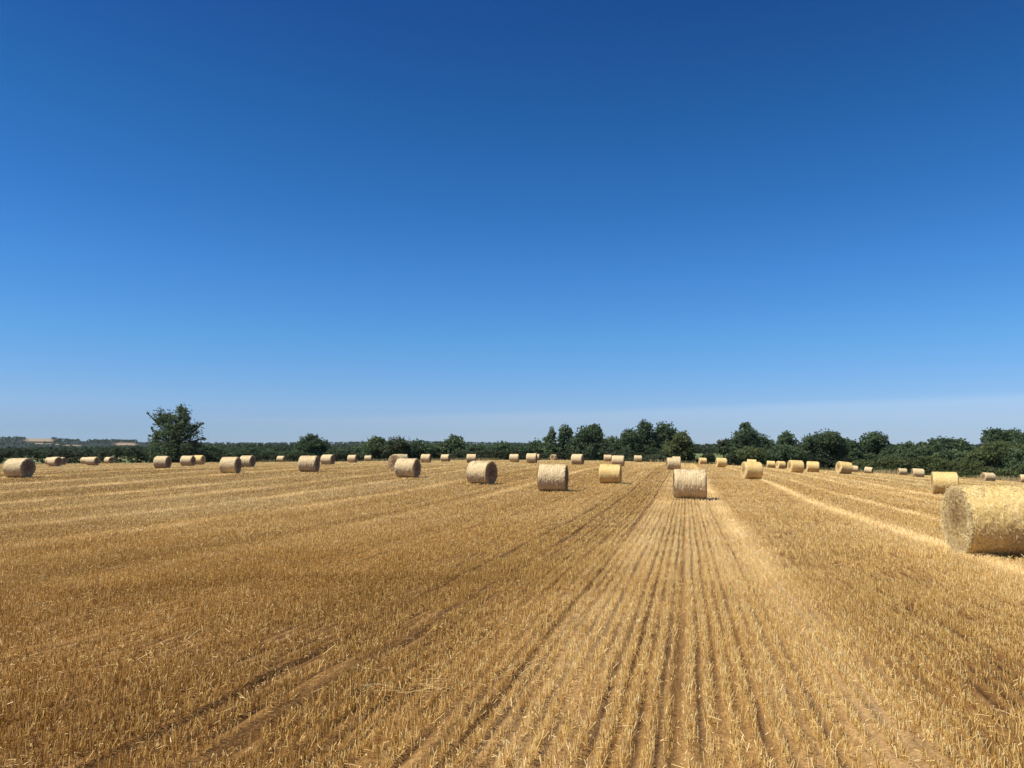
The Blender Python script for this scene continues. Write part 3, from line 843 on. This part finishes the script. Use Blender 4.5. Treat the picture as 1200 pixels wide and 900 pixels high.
TREEN = [0]
def tree(name, lobes, depth, mat, label, group=None, cat="tree", leaf=.30, gap=.0, cr=None, base=None, twigs=0, dens=1.0, fringe=.05):
    """lobes: (x, y, rx, ry) of crown masses as pixels seen from the gate; they become ellipsoids with real depth"""
    TREEN[0] += 1
    rg = np.random.default_rng(100 + TREEN[0])
    mpp = depth / F
    xs = np.mean([l[0] for l in lobes]) if base is None else base
    bx = at(xs, HOR, depth)
    gz = float(outer_ground(np.array([bx[0]]), np.array([bx[1]]))[0])
    root = empty(name, (bx[0], bx[1], gz - .02))
    Cs, Rs = [], []
    tops = []
    for li, (x, y, rx, ry) in enumerate(lobes):
        c = at(x, y, depth) - np.array([bx[0], bx[1], gz - .02])
        Rx, Rz = rx * mpp, ry * mpp
        Ry = min(Rx * 1.1, 4.5) if Rx > .6 else Rx
        if len(lobes) > 1: c[1] += rg.uniform(-.5, .5) * min(Rx, 2.5)
        tops.append((c, Rx, Rz))
        cr_ = cr if cr else float(np.clip(.24 * min(Rx, Rz) + .30, .3, 1.0))
        area = 4 * math.pi * ((Rx * Ry) ** .8 + (Rx * Rz) ** .8 + (Ry * Rz) ** .8) / 3
        if Rx < .7: cr_ = min(cr_, Rx)
        n = max(2, int(dens * area / (cr_ ** 2) * 1.15))
        d = rg.normal(0, 1, (n, 3)); d /= np.linalg.norm(d, axis=1, keepdims=True)
        f = np.where(rg.random(n) < .75, rg.uniform(.78, 1.0, n), rg.uniform(.2, .8, n))
        f *= 1 + .16 * value_noise(d * 2.3 + li * 3.1, TREEN[0])
        P = c + d * f[:, None] * np.maximum(np.array([Rx, Ry, Rz]) - cr_ * .55, .08)
        keep = P[:, 2] > .25
        if gap: keep &= value_noise(P / (cr_ * 2.6), TREEN[0] + 50) > -1 + gap * 1.2
        P = P[keep]
        Cs.append(P); Rs.append(cr_ * rg.uniform(.6, 1.2, len(P)))
        if Rx > .6:
            nf = int(n * .55)
            d = rg.normal(0, 1, (nf, 3)); d /= np.linalg.norm(d, axis=1, keepdims=True)
            P = c + d * np.array([Rx, Ry, Rz]) * (rg.uniform(.98, 1.14, nf) + fringe * rg.random(nf) ** 2)[:, None]
            P = P[P[:, 2] > .4]
            Cs.append(P); Rs.append(cr_ * rg.uniform(.18, .42, len(P)))
    C = np.vstack(Cs); Rr = np.concatenate(Rs)
    lf = leaf * (depth / 160) ** .8
    per = np.clip((26 * (Rr / lf) ** 2 / 5.5), 5, 70).astype(int)
    V, Fc, T = clumps(C, Rr, per, lf, rg)
    cr_me = mesh_np("crown", V, Fc, M_leafs[mat], False, {"tint": T})
    link("crown", cr_me, root)
    # trunk with limbs reaching into each mass of the crown
    H = max(c[2] for c, _, _ in tops)
    tr = .03 * H + .06
    fork = np.array([0, 0, max(.8, H * .32)])
    parts = [tube([[0, 0, -.3], [0.02, 0, fork[2] * .5], fork], [tr * 1.25, tr, tr * .8])]
    for c, Rx, Rz in tops:
        if c[2] < fork[2] * .7: continue
        midp = fork * .5 + c * .5 + rg.normal(0, .15, 3) * Rx * .5
        parts.append(tube([fork, midp, c, c + np.array([rg.normal(0, .2) * Rx, 0, Rz * .7])], [tr * .6, tr * .38, tr * .22, tr * .07], 5))
        for q in range(3):
            e = c + np.array([rg.uniform(-.8, .8) * Rx, rg.uniform(-.5, .5) * Rx, rg.uniform(.1, .8) * Rz])
            parts.append(tube([midp, (midp + e) / 2 + rg.normal(0, .1, 3), e], [tr * .2, tr * .12, tr * .04], 4))
    for q in range(twigs):
        c, Rx, Rz = tops[q % len(tops)]
        e = c + np.array([rg.uniform(-1.1, .6) * Rx, rg.uniform(-.3, .3) * Rx, rg.uniform(1.0, 1.55) * Rz])
        parts.append(tube([c, (c + e) / 2 + rg.normal(0, .12, 3), e], [.09, .05, .02], 4))
    Vt, Ft, Tt = merge(parts)
    link("trunk", mesh_np("trunk", Vt, Ft, M_bark, True), root)
    tag(root, label, cat, group)
    return root

GT = "trees along the field edge"
tree("ash_tree", [(190, 536, 16, 9), (212, 537, 18, 9), (197, 490, 6, 8), (212, 494, 9, 9), (203, 505, 14, 12), (186, 488, 8, 9), (191, 499, 8, 12), (199, 498, 9, 12), (209.5, 484, 5, 10), (217, 483, 6, 8), (207, 497, 11, 12), (215, 505, 13, 15), (226, 508, 9, 13),
  (203, 515, 18, 14), (195, 526, 17, 13), (218, 524, 18, 14), (232, 518, 6, 12), (184, 513, 6, 9), (180, 522, 6, 11), (233, 500, 4, 5), (231, 530, 9, 10),
  (173, 484.5, 1.4, 1.8), (221.5, 491, 3, 3), (237.5, 496.5, 1.3, 1.3), (239, 514.5, 2.4, 2), (176, 511, 2.2, 2), (178, 503, 1.4, 3.5), (212, 474.5, 1.2, 2)], 158, 'mid',
  "tall lone tree with a ragged open crown rising above the hedge on the left", GT, gap=.72, base=207, leaf=.22, twigs=26, cr=.46, dens=.62, fringe=.34)
tree("oak_tree", [(365, 522, 14, 12), (357, 527, 11, 11), (376, 526, 9, 12), (367, 516, 8, 6.5)], 178, 'dark', "rounded dark oak rising from the hedge right of the lone tree", GT)
GB = "scrub trees in the left thicket"
tree("thorn_tree", [(440, 524, 13, 11), (432, 528, 10, 10), (444, 518, 7, 5.5)], 172, 'mid', "left thorn tree of the thicket with a rough low crown", GB, gap=.15, twigs=6)
tree("thorn_tree", [(463, 524, 12, 11), (472, 520, 7, 7), (456, 530, 10, 9)], 170, 'thorn', "greyish twiggy thorn tree in the middle of the thicket", GB, gap=.15, twigs=14)
tree("thorn_tree", [(490, 526, 14, 10), (481, 529, 9, 9), (500, 529, 10, 9)], 172, 'dark', "low dark thorn tree at the right end of the thicket", GB, gap=.1, twigs=4)
tree("oak_tree", [(533, 521, 11, 12), (524, 524, 10, 9), (514, 528, 12, 9), (540, 529, 10, 9)], 176, 'mid', "rounded oak with a lower left shoulder, left of centre", GT)
tree("scrub_tree", [(590, 528, 15, 10), (598, 530, 12, 9), (578, 531, 12, 8)], 182, 'dark', "low dark scrub tree in the middle hedge", GT)
tree("scrub_tree", [(628, 524, 9, 9), (618, 530, 12, 8), (634, 529, 8, 9)], 182, 'dark', "small round topped tree left of the slim pair", GT)
tree("ash_tree", [(647, 509, 4, 8), (644, 518, 8, 9), (648, 526, 12, 9)], 176, 'mid', "slim left tree of the open crowned pair near the centre", GT, gap=.22)
tree("ash_tree", [(662, 506, 6.5, 8), (667, 508, 4.5, 6), (659, 515, 5, 8), (668, 520, 6, 8), (660, 527, 11, 8)], 178, 'mid', "slim right tree of the pair with sky holes in its crown", GT, gap=.28)
tree("oak_tree", [(688, 511, 13, 12), (697, 504, 8, 8), (700, 512, 8, 11), (678, 520, 12, 11), (702, 523, 11, 12), (690, 527, 19, 11)], 170, 'dark', "large domed tree right of the slim pair", GT, gap=.05)
tree("scrub_tree", [(717, 519, 9, 7), (724, 525, 9, 8), (712, 528, 9, 8)], 205, 'mid', "small far tree in the dip between the domed tree and the tall twins", GT, gap=.1)
tree("oak_tree", [(737, 513, 10, 11), (732, 520, 9, 10), (741, 525, 13, 10)], 180, 'dark', "shorter left shoulder tree beside the tall twins", GT)
tree("oak_tree", [(756, 503, 10, 10.5), (752, 513, 11, 12), (760, 521, 13, 13)], 182, 'dark', "left and taller of the tall twin trees", GT, gap=.05)
tree("oak_tree", [(779, 505, 12, 11), (787, 511, 9, 10), (775, 516, 14, 14), (785, 524, 12, 11)], 184, 'dark', "right and broader of the tall twin trees", GT, gap=.05)
tree("field_maple", [(798, 516, 11, 10.5), (788, 525, 12, 9), (803, 526, 11, 13), (795, 533, 15, 9)], 158, 'light', "nearer lighter green tree under the right twin", GT)
tree("scrub_tree", [(845, 522, 5, 6), (852, 520, 4, 5.5), (848, 528, 9, 6)], 176, 'thorn', "small dark thin tree at the left foot of the knobbly oak", GT, gap=.3, twigs=6)
tree("oak_tree", [(875, 500.5, 7, 5), (871, 512, 14, 11), (881, 514, 12, 11), (866, 521, 12, 10), (878, 526, 16, 9)], 174, 'dark', "big oak with a knob of foliage on top, right of the gap", GT, gap=.05)
tree("oak_tree", [(896, 519, 10, 9), (902, 523, 6, 7), (892, 527, 11, 8)], 178, 'dark', "dark rounded tree leaning on the right side of the knobbly oak", GT)
GS = "bushes at the foot of the trees"
tree("elder_bush", [(831, 536, 7, 6), (826, 538, 6, 4)], 156, "hedge", "small dark bush between the two strips of far green grass", GS, cat="bush")
tree("elder_bush", [(858, 537, 7, 7)], 156, "hedge", "small dark bush left of the lighter bush below the knobbly oak", GS, cat="bush")
tree("elder_bush", [(881, 532, 13, 9), (869, 535, 11, 9), (892, 536, 9, 9)], 156, 'light', "lighter rounded bush below the knobbly oak", GS, cat="bush")
tree("elder_bush", [(762, 539, 16, 5), (776, 538, 10, 6), (748, 539, 9, 4)], 160, 'thorn', "low brown green bush below the tall twin trees", GS, cat="bush")
tree("ash_tree", [(923, 514, 9, 8), (917, 520, 6, 7), (929, 522, 8, 8), (922, 529, 12, 9)], 172, 'mid', "round topped tree standing between the knobbly oak and the largest right tree", GT, gap=.05)
tree("elder_bush", [(915, 532, 14, 11), (903, 537, 7, 9), (930, 534, 12, 10)], 154, 'dark', "dark bush left of the largest right tree", GS, cat="bush")
tree("dying_tree", [(944, 522, 6, 9), (940, 528, 7, 8)], 168, 'thorn', "thin tree with bare twigs poking up beside the largest right tree", GT, gap=.5, twigs=26)
tree("oak_tree", [(966, 516, 15, 12), (976, 517, 13, 12), (952, 521, 12, 12), (984, 526, 12, 13), (960, 531, 20, 13)], 156, 'dark', "largest tree on the right with a broad heavy dark crown", GT, gap=.04)
tree("oak_tree", [(995, 524, 11, 10), (1004, 527, 9, 9), (990, 532, 14, 10)], 162, 'dark', "low shoulder tree between the heavy crown and the flat topped oak", GT)
tree("oak_tree", [(1024, 516, 14, 9.5), (1032, 518, 9, 8), (1017, 523, 12, 9), (1028, 528, 14, 12)], 164, 'dark', "flat topped oak with a spreading umbrella crown", GT, gap=.04)
tree("scrub_tree", [(1047, 531, 10, 9), (1040, 533, 9, 9)], 160, 'dark', "low scrub tree right of the flat topped oak", GT)
tree("oak_tree", [(1066, 526, 10, 8.5), (1060, 532, 10, 8), (1072, 533, 9, 8)], 158, 'mid', "small round oak left of the spiky sapling", GT)
tree("spiky_sapling", [(1081, 521, 3.2, 3.2), (1078.5, 519.5, 1.4, 1.4), (1084.5, 519.5, 1.6, 1.4), (1081.5, 528, 4, 7)], 160, 'mid', "little spiky topped sapling standing above the hedge on the right", GT, twigs=8)
tree("oak_tree", [(1107, 521, 14, 9), (1123, 522, 13, 9), (1100, 528, 12, 10), (1118, 531, 18, 12), (1134, 531, 9, 9)], 156, 'dark', "broad oak with a long level top, left of the notch of sky", GT, gap=.04)
tree("oak_tree", [(1168, 511, 13, 9.5), (1183, 513, 13, 10), (1160, 518, 8, 10), (1180, 522, 20, 13)], 158, 'dark', "tall dark oak behind the pale green tree at the right edge", GT, gap=.05, twigs=4)
tree("field_maple", [(1170, 529, 18, 13), (1152, 535, 13, 11), (1190, 531, 15, 14), (1140, 539, 12, 9)], 140, 'light', "spreading lighter green tree above the bramble hedge at the right edge", GT)
tree("oak_tree", [(1206, 519, 13, 14), (1222, 516, 15, 13), (1213, 531, 20, 14)], 145, 'dark', "dark oak cut off by the right edge of the view", GT)

def hedge(name, pts, depth_off, height, width, mat, label, seed, leaf=.2, cat="hedge", rad=.5, rough=.25, group=None):
    rg = np.random.default_rng(seed)
    W = [at(px, HOR, np.interp(px, EDGE_PX, EDGE_D) + depth_off) for px in pts]
    W = np.array(W)[:, :2]
    seg = np.hypot(*(W[1:] - W[:-1]).T); cum = np.concatenate([[0], np.cumsum(seg)])
    mid = W[len(W) // 2]
    n = int(cum[-1] * height * width / rad ** 2 * .9) + 20
    s = rg.uniform(0, cum[-1], n)
    x = np.interp(s, cum, W[:, 0]); y = np.interp(s, cum, W[:, 1])
    hl = height * (1 + rough * value_noise(np.stack([s / 3.5, s * 0 + seed], 1), seed) + rough * .6 * value_noise(np.stack([s / 1.1, s * 0 + 5], 1), seed))
    v = rg.random(n) ** .75
    th = rg.uniform(-1, 1, n)
    y = y + th * width / 2 * (1 - .5 * v); x = x + rg.normal(0, .2, n)
    gz = outer_ground(x, y)
    C = np.stack([x - mid[0], y - mid[1], gz + np.maximum(.15, hl * v - rad * .5)], 1)
    Rr = rad * rg.uniform(.6, 1.25, n)
    per = int(np.clip(24 * (rad / leaf) ** 2 / 4.5, 12, 50))
    V, Fc, T = clumps(C, Rr, per, leaf, rg)
    o = link(name, mesh_np(name, V, Fc, M_leafs[mat], False, {"tint": T}))
    o.location = (mid[0], mid[1], 0)
    tag(o, label, cat, group)
    return o

GH = "hedges round the field"
hedge("hedge", [-250, -100, 0, 80, 168], 4, 2.6, 2.2, 'hedge', "trimmed dark hedge along the field edge left of the lone tree", 201, group=GH)
hedge("hedge", [160, 240, 320, 420], 5, 2.0, 2.4, 'hedge', "dark hedge running from the lone tree to the thicket", 202, group=GH)
hedge("hedge", [410, 470, 520, 575], 6, 1.9, 2.4, 'thorn', "brownish hedge under the thorn thicket and the rounded oak", 203, group=GH)
hedge("hedge", [565, 610, 650, 672], 6, 1.9, 2.4, 'hedge', "dark hedge behind the centre pair of bales", 204, group=GH)
hedge("hedge", [668, 700, 740], 5, 2.4, 2.6, 'thorn', "taller bushy hedge below the large domed tree", 205, group=GH)
hedge("hedge", [735, 770, 812], 5, 1.9, 2.4, 'hedge', "low hedge below the tall twin trees", 206, group=GH)
hedge("hedge", [808, 835, 865, 896], 6, 1.35, 2.2, 'hedge', "low dark hedge below the gap with grass fields behind", 207, group=GH)
hedge("hedge", [903, 940, 1005], 5, 2.3, 2.6, 'hedge', "shaded hedge under the largest right tree", 208, group=GH)
hedge("bramble_hedge", [1000, 1040, 1085, 1130], 3, 2.8, 3.2, 'bramble', "green bramble bank right of the leaning bale", 209, group=GH, rough=.35)
hedge("bramble_hedge", [1120, 1160, 1200, 1260, 1330], 3, 2.3, 3.2, 'bramble', "rough bramble bank running out at the right edge of the view", 210, group=GH, rough=.35)

GU = "scrub growing behind the hedges"
hedge("scrub", [560, 600, 640, 690, 735], 16, 3.3, 4, 'dark', "scrub filling the gaps under the slim pair and the domed tree", 221, leaf=.28, cat="scrub", rad=.75, group=GU)
hedge("scrub", [728, 765, 806], 22, 3.0, 4, 'dark', "scrub growing below and behind the tall twin trees", 222, leaf=.28, cat="scrub", rad=.75, group=GU)
hedge("scrub", [862, 880, 899], 14, 2.6, 3, 'dark', "scrub at the foot of the knobbly oak", 223, leaf=.28, cat="scrub", rad=.7, group=GU)
hedge("scrub", [906, 940, 975, 1012], 13, 4.6, 4, 'dark', "dark scrub closing the gaps under the largest right tree", 224, leaf=.28, cat="scrub", rad=.85, group=GU)
hedge("scrub", [1005, 1045, 1090], 14, 4.4, 4, 'dark', "scrub under the flat topped oak and the spiky sapling", 225, leaf=.28, cat="scrub", rad=.85, group=GU)
hedge("scrub", [1080, 1120, 1160, 1200, 1260, 1340], 15, 4.8, 4, 'mid', "mixed scrub behind the bramble bank at the right edge", 226, leaf=.28, cat="scrub", rad=.85, group=GU)
hedge("scrub", [170, 240, 330, 430], 14, 2.9, 4, 'dark', "scrub behind the hedge between the lone tree and the thicket", 227, leaf=.28, cat="scrub", rad=.75, group=GU)
hedge("scrub", [420, 470, 520, 570], 14, 2.9, 4, 'dark', "scrub behind the thorn thicket", 228, leaf=.28, cat="scrub", rad=.75, group=GU)

# dry grass verge between field and hedge
n = 26000
az = rng.uniform(-.72, .72, n)
rr_ = np.interp(az, _az, _er) + rng.normal(.6, .55, n)
x = rr_ * np.sin(az); y = rr_ * np.cos(az)
pat = value_noise(np.stack([x / 5, y / 5], 1), 71)
k = rng.random(n) < (.40 + .8 * pat) * np.interp(az, [-.6, -.25, -.15, .1, .3, .48, .6], [.12, .25, 1.0, .6, .2, 1.0, 1.2])
x, y, pat = x[k], y[k], pat[k]; n = len(x)
h = rng.uniform(.15, .5, n) * (1 + .9 * np.clip(pat, 0, 1))
th = rng.uniform(0, math.pi, n); w = rng.uniform(.02, .05, n)
B0 = np.stack([x, y, outer_ground(x, y) - .03], 1)
B1 = B0 + np.stack([rng.normal(0, .12, n), rng.normal(0, .12, n), h], 1)
S = np.stack([np.cos(th), np.sin(th), 0 * th], 1) * w[:, None]
V = np.stack([B0 - S, B0 + S, B1 + S * .3, B1 - S * .3], 1).reshape(-1, 3)
Fc = np.arange(n)[:, None] * 4 + np.array([[0, 1, 2, 3]])
me = mesh_np("verge_grass", V, Fc, M_verge, False, {"tint": np.repeat(np.clip(.45 + .5 * pat + rng.normal(0, .2, n), 0, 1), 4)})
tag(link("verge_grass", me), "dry straggling grass along the foot of the hedges", "grass", kind="stuff")

# low brown heap by the right hand hedge
def heap():
    p = at(1190, 568.5, 92)
    gz = float(tz(p[0:1], p[1:2])[0])
    nr2, na2 = 10, 40
    Rg, Ag2 = np.meshgrid(np.linspace(0, 1, nr2), np.linspace(0, 2 * math.pi, na2, endpoint=False), indexing='ij')
    x = Rg.ravel() * np.cos(Ag2.ravel()); y = Rg.ravel() * np.sin(Ag2.ravel())
    z = .42 * (1 - Rg.ravel() ** 1.3) * (1 + .25 * value_noise(np.stack([x * 3, y * 3], 1), 81)) - .04
    V = np.stack([x * .95, y * .7, z], 1)
    ii, jj = np.meshgrid(np.arange(nr2 - 1), np.arange(na2), indexing='ij')
    Fq2 = np.stack([(ii * na2 + jj).ravel(), ((ii + 1) * na2 + jj).ravel(), ((ii + 1) * na2 + (jj + 1) % na2).ravel(), (ii * na2 + (jj + 1) % na2).ravel()], 1)
    t = NT("old_straw_heap"); nn = t.noise(t.objco(), 9.0, 4, .7)
    m = t.bsdf(t.ramp(nn, [(.35, (.16, .095, .05)), (.65, (.42, .27, .14))]), .95, nn, .8, .05)
    o = link("straw_heap", mesh_np("straw_heap", V, Fq2, m, True)); o.location = (p[0], p[1], gz)
    tag(o, "low brown heap of old straw near the right hand bramble bank", "heap")
heap()

# small white hut glimpsed through the trees
def hut():
    p = at(660, 531, 232); gz = float(outer_ground(p[0:1], p[1:2])[0])
    root = empty("field_hut", (p[0], p[1], gz), .3)
    t = NT("white_paint"); n1 = t.noise(t.objco(), 2, 3, .6); mw = t.bsdf(t.ramp(n1, [(.3, (.62, .62, .58)), (.7, (.8, .8, .77))]), .6)
    t = NT("grey_roof"); n1 = t.noise(t.objco(), 3, 3, .6); mr = t.bsdf(t.ramp(n1, [(.3, (.16, .16, .16)), (.7, (.28, .27, .26))]), .8)
    def box(x0, x1, y0, y1, z0, z1):
        V = np.array([[x, y, z] for z in (z0, z1) for x, y in ((x0, y0), (x1, y0), (x1, y1), (x0, y1))], float)
        return V, np.array([[3, 2, 1, 0], [4, 5, 6, 7], [0, 1, 5, 4], [1, 2, 6, 5], [2, 3, 7, 6], [3, 0, 4, 7]]), np.zeros(8)
    V, Fq2, _ = box(-.45, .45, -.45, .45, 0, 1.45)
    link("wall", mesh_np("wall", V, Fq2, mw), root)
    V, Fq2, _ = box(-.55, .55, -.55, .55, 1.453, 1.58)
    V[4:6, 2] -= .08
    link("roof", mesh_np("roof", V, Fq2, mr), root)
    tag(root, "tiny white box glimpsed through a gap under the slim tree pair", "hut")
hut()

# ------------------------------------------------------------------ hills with their fields, and the far woods
RX = [-600, -200, 0, 30, 60, 75, 100, 130, 160, 180, 230, 300, 380, 450, 515, 560, 640, 800, 900, 1300, 1800]
RY = [514, 514, 514.2, 514.0, 514.2, 516.6, 517.2, 517, 517.6, 519, 520.8, 521, 520.5, 519.2, 519.4, 520.5, 521.5, 522.5, 523, 524, 524]
RD = 2500.0
def hill_h(x, y):
    px = 600 + F * x / np.maximum(y, 1)
    top = CAMZ + (HOR - np.interp(px, RX, RY)) / F * RD
    yy = y
    k = np.clip((yy - 1150) / (RD - 1150), 0, 1); k = k ** 1.15
    k = np.where(yy > RD, 1 - .5 * np.clip((yy - RD) / 2500, 0, 1), k)
    return -6 + (top + 6) * k + 1.5 * value_noise(np.stack([x / 240., y / 240.], 1), 91) * np.clip((yy - 1150) / 400, 0, 1) * (yy < RD * .93)
xs = np.linspace(-1.15, 1.15, 260); ys = np.concatenate([np.linspace(1050, 2700, 90), np.linspace(2760, 5000, 14)])
Ux, Yh = np.meshgrid(xs, ys, indexing='ij')
Xh = (Ux * Yh).ravel(); Yh = Yh.ravel()
Zh = hill_h(Xh, Yh)
nyh = len(ys)
ii, jj = np.meshgrid(np.arange(len(xs) - 1), np.arange(nyh - 1), indexing='ij')
Fh = np.stack([(ii * nyh + jj).ravel(), ((ii + 1) * nyh + jj).ravel(), ((ii + 1) * nyh + jj + 1).ravel(), (ii * nyh + jj + 1).ravel()], 1)
# which land is cornfield, pasture or wood (parcels of land by where they lie)
def parcel(x, y):
    px = 600 + F * x / y
    corn = ((px > 31) & (px < 72 + (y - 2000) * -.02) & (y > 2230)) | ((px > 38) & (px < 106) & (y > 1960) & (y < 2120) & (px < 106 - (y - 1780) * .05)) | ((px > 139) & (px < 158) & (y > 2080) & (y < 2330))
    corn |= (px < -80) & (y > 1700) & (np.sin(px / 40) > .2)
    hedgeln = (np.abs(y - 2130) < 26) & (px > 31) & (px < 80)
    return (corn & ~hedgeln).astype(float)
def mat_hills():
    t = NT("hill_land")
    co = t.objco()
    v = t.n.new("ShaderNodeTexVoronoi"); v.inputs["Scale"].default_value = .0042
    t.l.new(co, v.inputs["Vector"])
    sp = t.n.new("ShaderNodeSeparateColor"); t.l.new(v.outputs["Color"], sp.inputs[0])
    c = t.ramp(sp.outputs[0], [(.25, (.010, .018, .011)), (.5, (.015, .025, .014)), (.85, (.026, .036, .019))], 'CONSTANT')
    n1 = t.noise(co, .03, 4, .7)
    c = t.mix(.5, c, t.ramp(n1, [(.35, (.009, .016, .010)), (.65, (.022, .031, .017))]))
    nc = t.noise(co, .004, 3, .5)
    cc = t.ramp(nc, [(.4, (.19, .13, .075)), (.6, (.28, .21, .13))])
    c = t.mix(t.attr("corn"), c, cc)
    return t.bsdf(c, .95)
me = mesh_np("hills", np.stack([Xh, Yh, Zh], 1), Fh, mat_hills(), True, {"corn": parcel(Xh, Yh)})
tag(link("hills", me), kind="structure")

def far_wood(name, n, pxr, yr, hr, cr_, leaf, per, hz, seed, mat='wood', label="", keepf=None):
    rg = np.random.default_rng(seed)
    px = rg.uniform(pxr[0], pxr[1], n); y = rg.uniform(yr[0], yr[1], n)
    x = (px - 600) / F * y
    if keepf is not None:
        kk = keepf(px, x, y); px, x, y = px[kk], x[kk], y[kk]; n = len(px)
    z = hz(x, y)
    h = rg.uniform(hr[0], hr[1], n)
    Cc, Rr = [], []
    for q in range(4):
        ox = rg.normal(0, .35, n) * h * .5; oy = rg.normal(0, .35, n) * h * .5
        Cc.append(np.stack([x + ox, y + oy, z + h * (.35, .55, .68, .8)[q]], 1)); Rr.append(h * cr_ * (1, .9, .75, .5)[q] * rg.uniform(.8, 1.2, n))
    V, Fc, T = clumps(np.vstack(Cc), np.concatenate(Rr), per, leaf, rg, .8)
    o = link(name, mesh_np(name, V, Fc, M_leafs[mat], False, {"tint": T}))
    tag(o, label, "woodland", kind="stuff")
# the near belt beyond the pasture
def belt_h(px):
    return np.interp(px, [-300, 0, 100, 180, 240, 300, 380, 450, 560, 650, 800, 900, 1300], [6.5, 6.5, 6.6, 8, 9.2, 9.2, 9, 9, 8.8, 8.6, 8.2, 8.5, 9])
rgw = np.random.default_rng(300)
def belt(seed, n, y0, y1, scale, name, label, leaf):
    rg = np.random.default_rng(seed)
    px = rg.uniform(-330, 1450, n); y = rg.uniform(y0, y1, n); x = (px - 600) / F * y
    z = outer_ground(x, y)
    top = CAMZ + (HOR - np.interp(px, [-300, 0, 100, 180, 240, 300, 380, 450, 560, 650, 800, 900, 1300], [525, 525, 524.8, 523, 521.4, 521.2, 522, 522, 521.5, 521, 521.8, 521, 521])) / F * y
    h = np.maximum(3.5, (top - z) * scale * rg.uniform(.82, 1.06, n))
    Cc, Rr = [], []
    for q in range(5):
        ox = rg.normal(0, .28, n) * h * .55; oy = rg.normal(0, .28, n) * h * .5
        Cc.append(np.stack([x + ox, y + oy, z + h * (.22, .42, .6, .72, .84)[q]], 1)); Rr.append(h * .24 * (1, 1, .9, .75, .5)[q] * rg.uniform(.75, 1.2, n))
    V, Fc, T = clumps(np.vstack(Cc), np.concatenate(Rr), 26, leaf, rg, .85)
    o = link(name, mesh_np(name, V, Fc, M_leafs['wood'], False, {"tint": T}))
    tag(o, label, "woodland", kind="stuff")
belt(301, 1700, 400, 480, 1.12, "woodland", "continuous dark belt of wood beyond the hedges", .75)
belt(302, 800, 300, 350, .88, "copse_belt", "lower scattered scrub and copse between the hedge and the wood", .55)
far_wood("hill_woodland", 5200, (-350, 1500), (1250, 2500), (5, 9), .5, 2.4, 9, hill_h, 303, 'wood', "distant hillside woods and hedgerows fading blue",
         lambda px, x, y: (parcel(x, y) < .5) & ((value_noise(np.stack([x / 170., y / 120.], 1), 95) > -.35) | (y > 2460)))

far_wood("ridge_woodland", 2600, (-350, 1500), (2380, 2500), (4, 8), .5, 2.2, 9, hill_h, 304, 'wood', "line of distant trees along the skyline ridge",
         lambda px, x, y: (value_noise(np.stack([px / 14., px * 0], 1), 96) > -.35) & ~((px > 31) & (px < 62)))

# ------------------------------------------------------------------ air
def haze():
    t = NT("haze_air")
    p = t.n.new("ShaderNodeVolumePrincipled")
    p.inputs["Color"].default_value = (.80, .88, 1.0, 1)
    p.inputs["Density"].default_value = HAZE
    p.inputs["Anisotropy"].default_value = 0.2
    t.l.new(p.outputs[0], t.out.inputs["Volume"])
    t.m.volume_intersection_method if hasattr(t.m, 'volume_intersection_method') else None
    z0, z1, r = -14.0, 85.0, 9600.0
    V = np.array([[x, y, z] for z in (z0, z1) for x, y in ((-r, -r), (r, -r), (r, r), (-r, r))], float)
    Fq2 = np.array([[3, 2, 1, 0], [4, 5, 6, 7], [0, 1, 5, 4], [1, 2, 6, 5], [2, 3, 7, 6], [3, 0, 4, 7]])
    tag(link("haze", mesh_np("haze", V, Fq2, t.m)), kind="stuff")
HAZE = 0.00003
haze()
for so, b in zip(SOL, BALES):
    print("BALE %.1f s=%.1f D=%.2f W=%.2f head=%.0f depth=%.1f gap=%.2f z=%.2f" % (b[0], b[3]-b[2], so[0], so[1], math.degrees(so[2]), so[5 if False else 5], so[4], so[3][2]-so[0]/2))
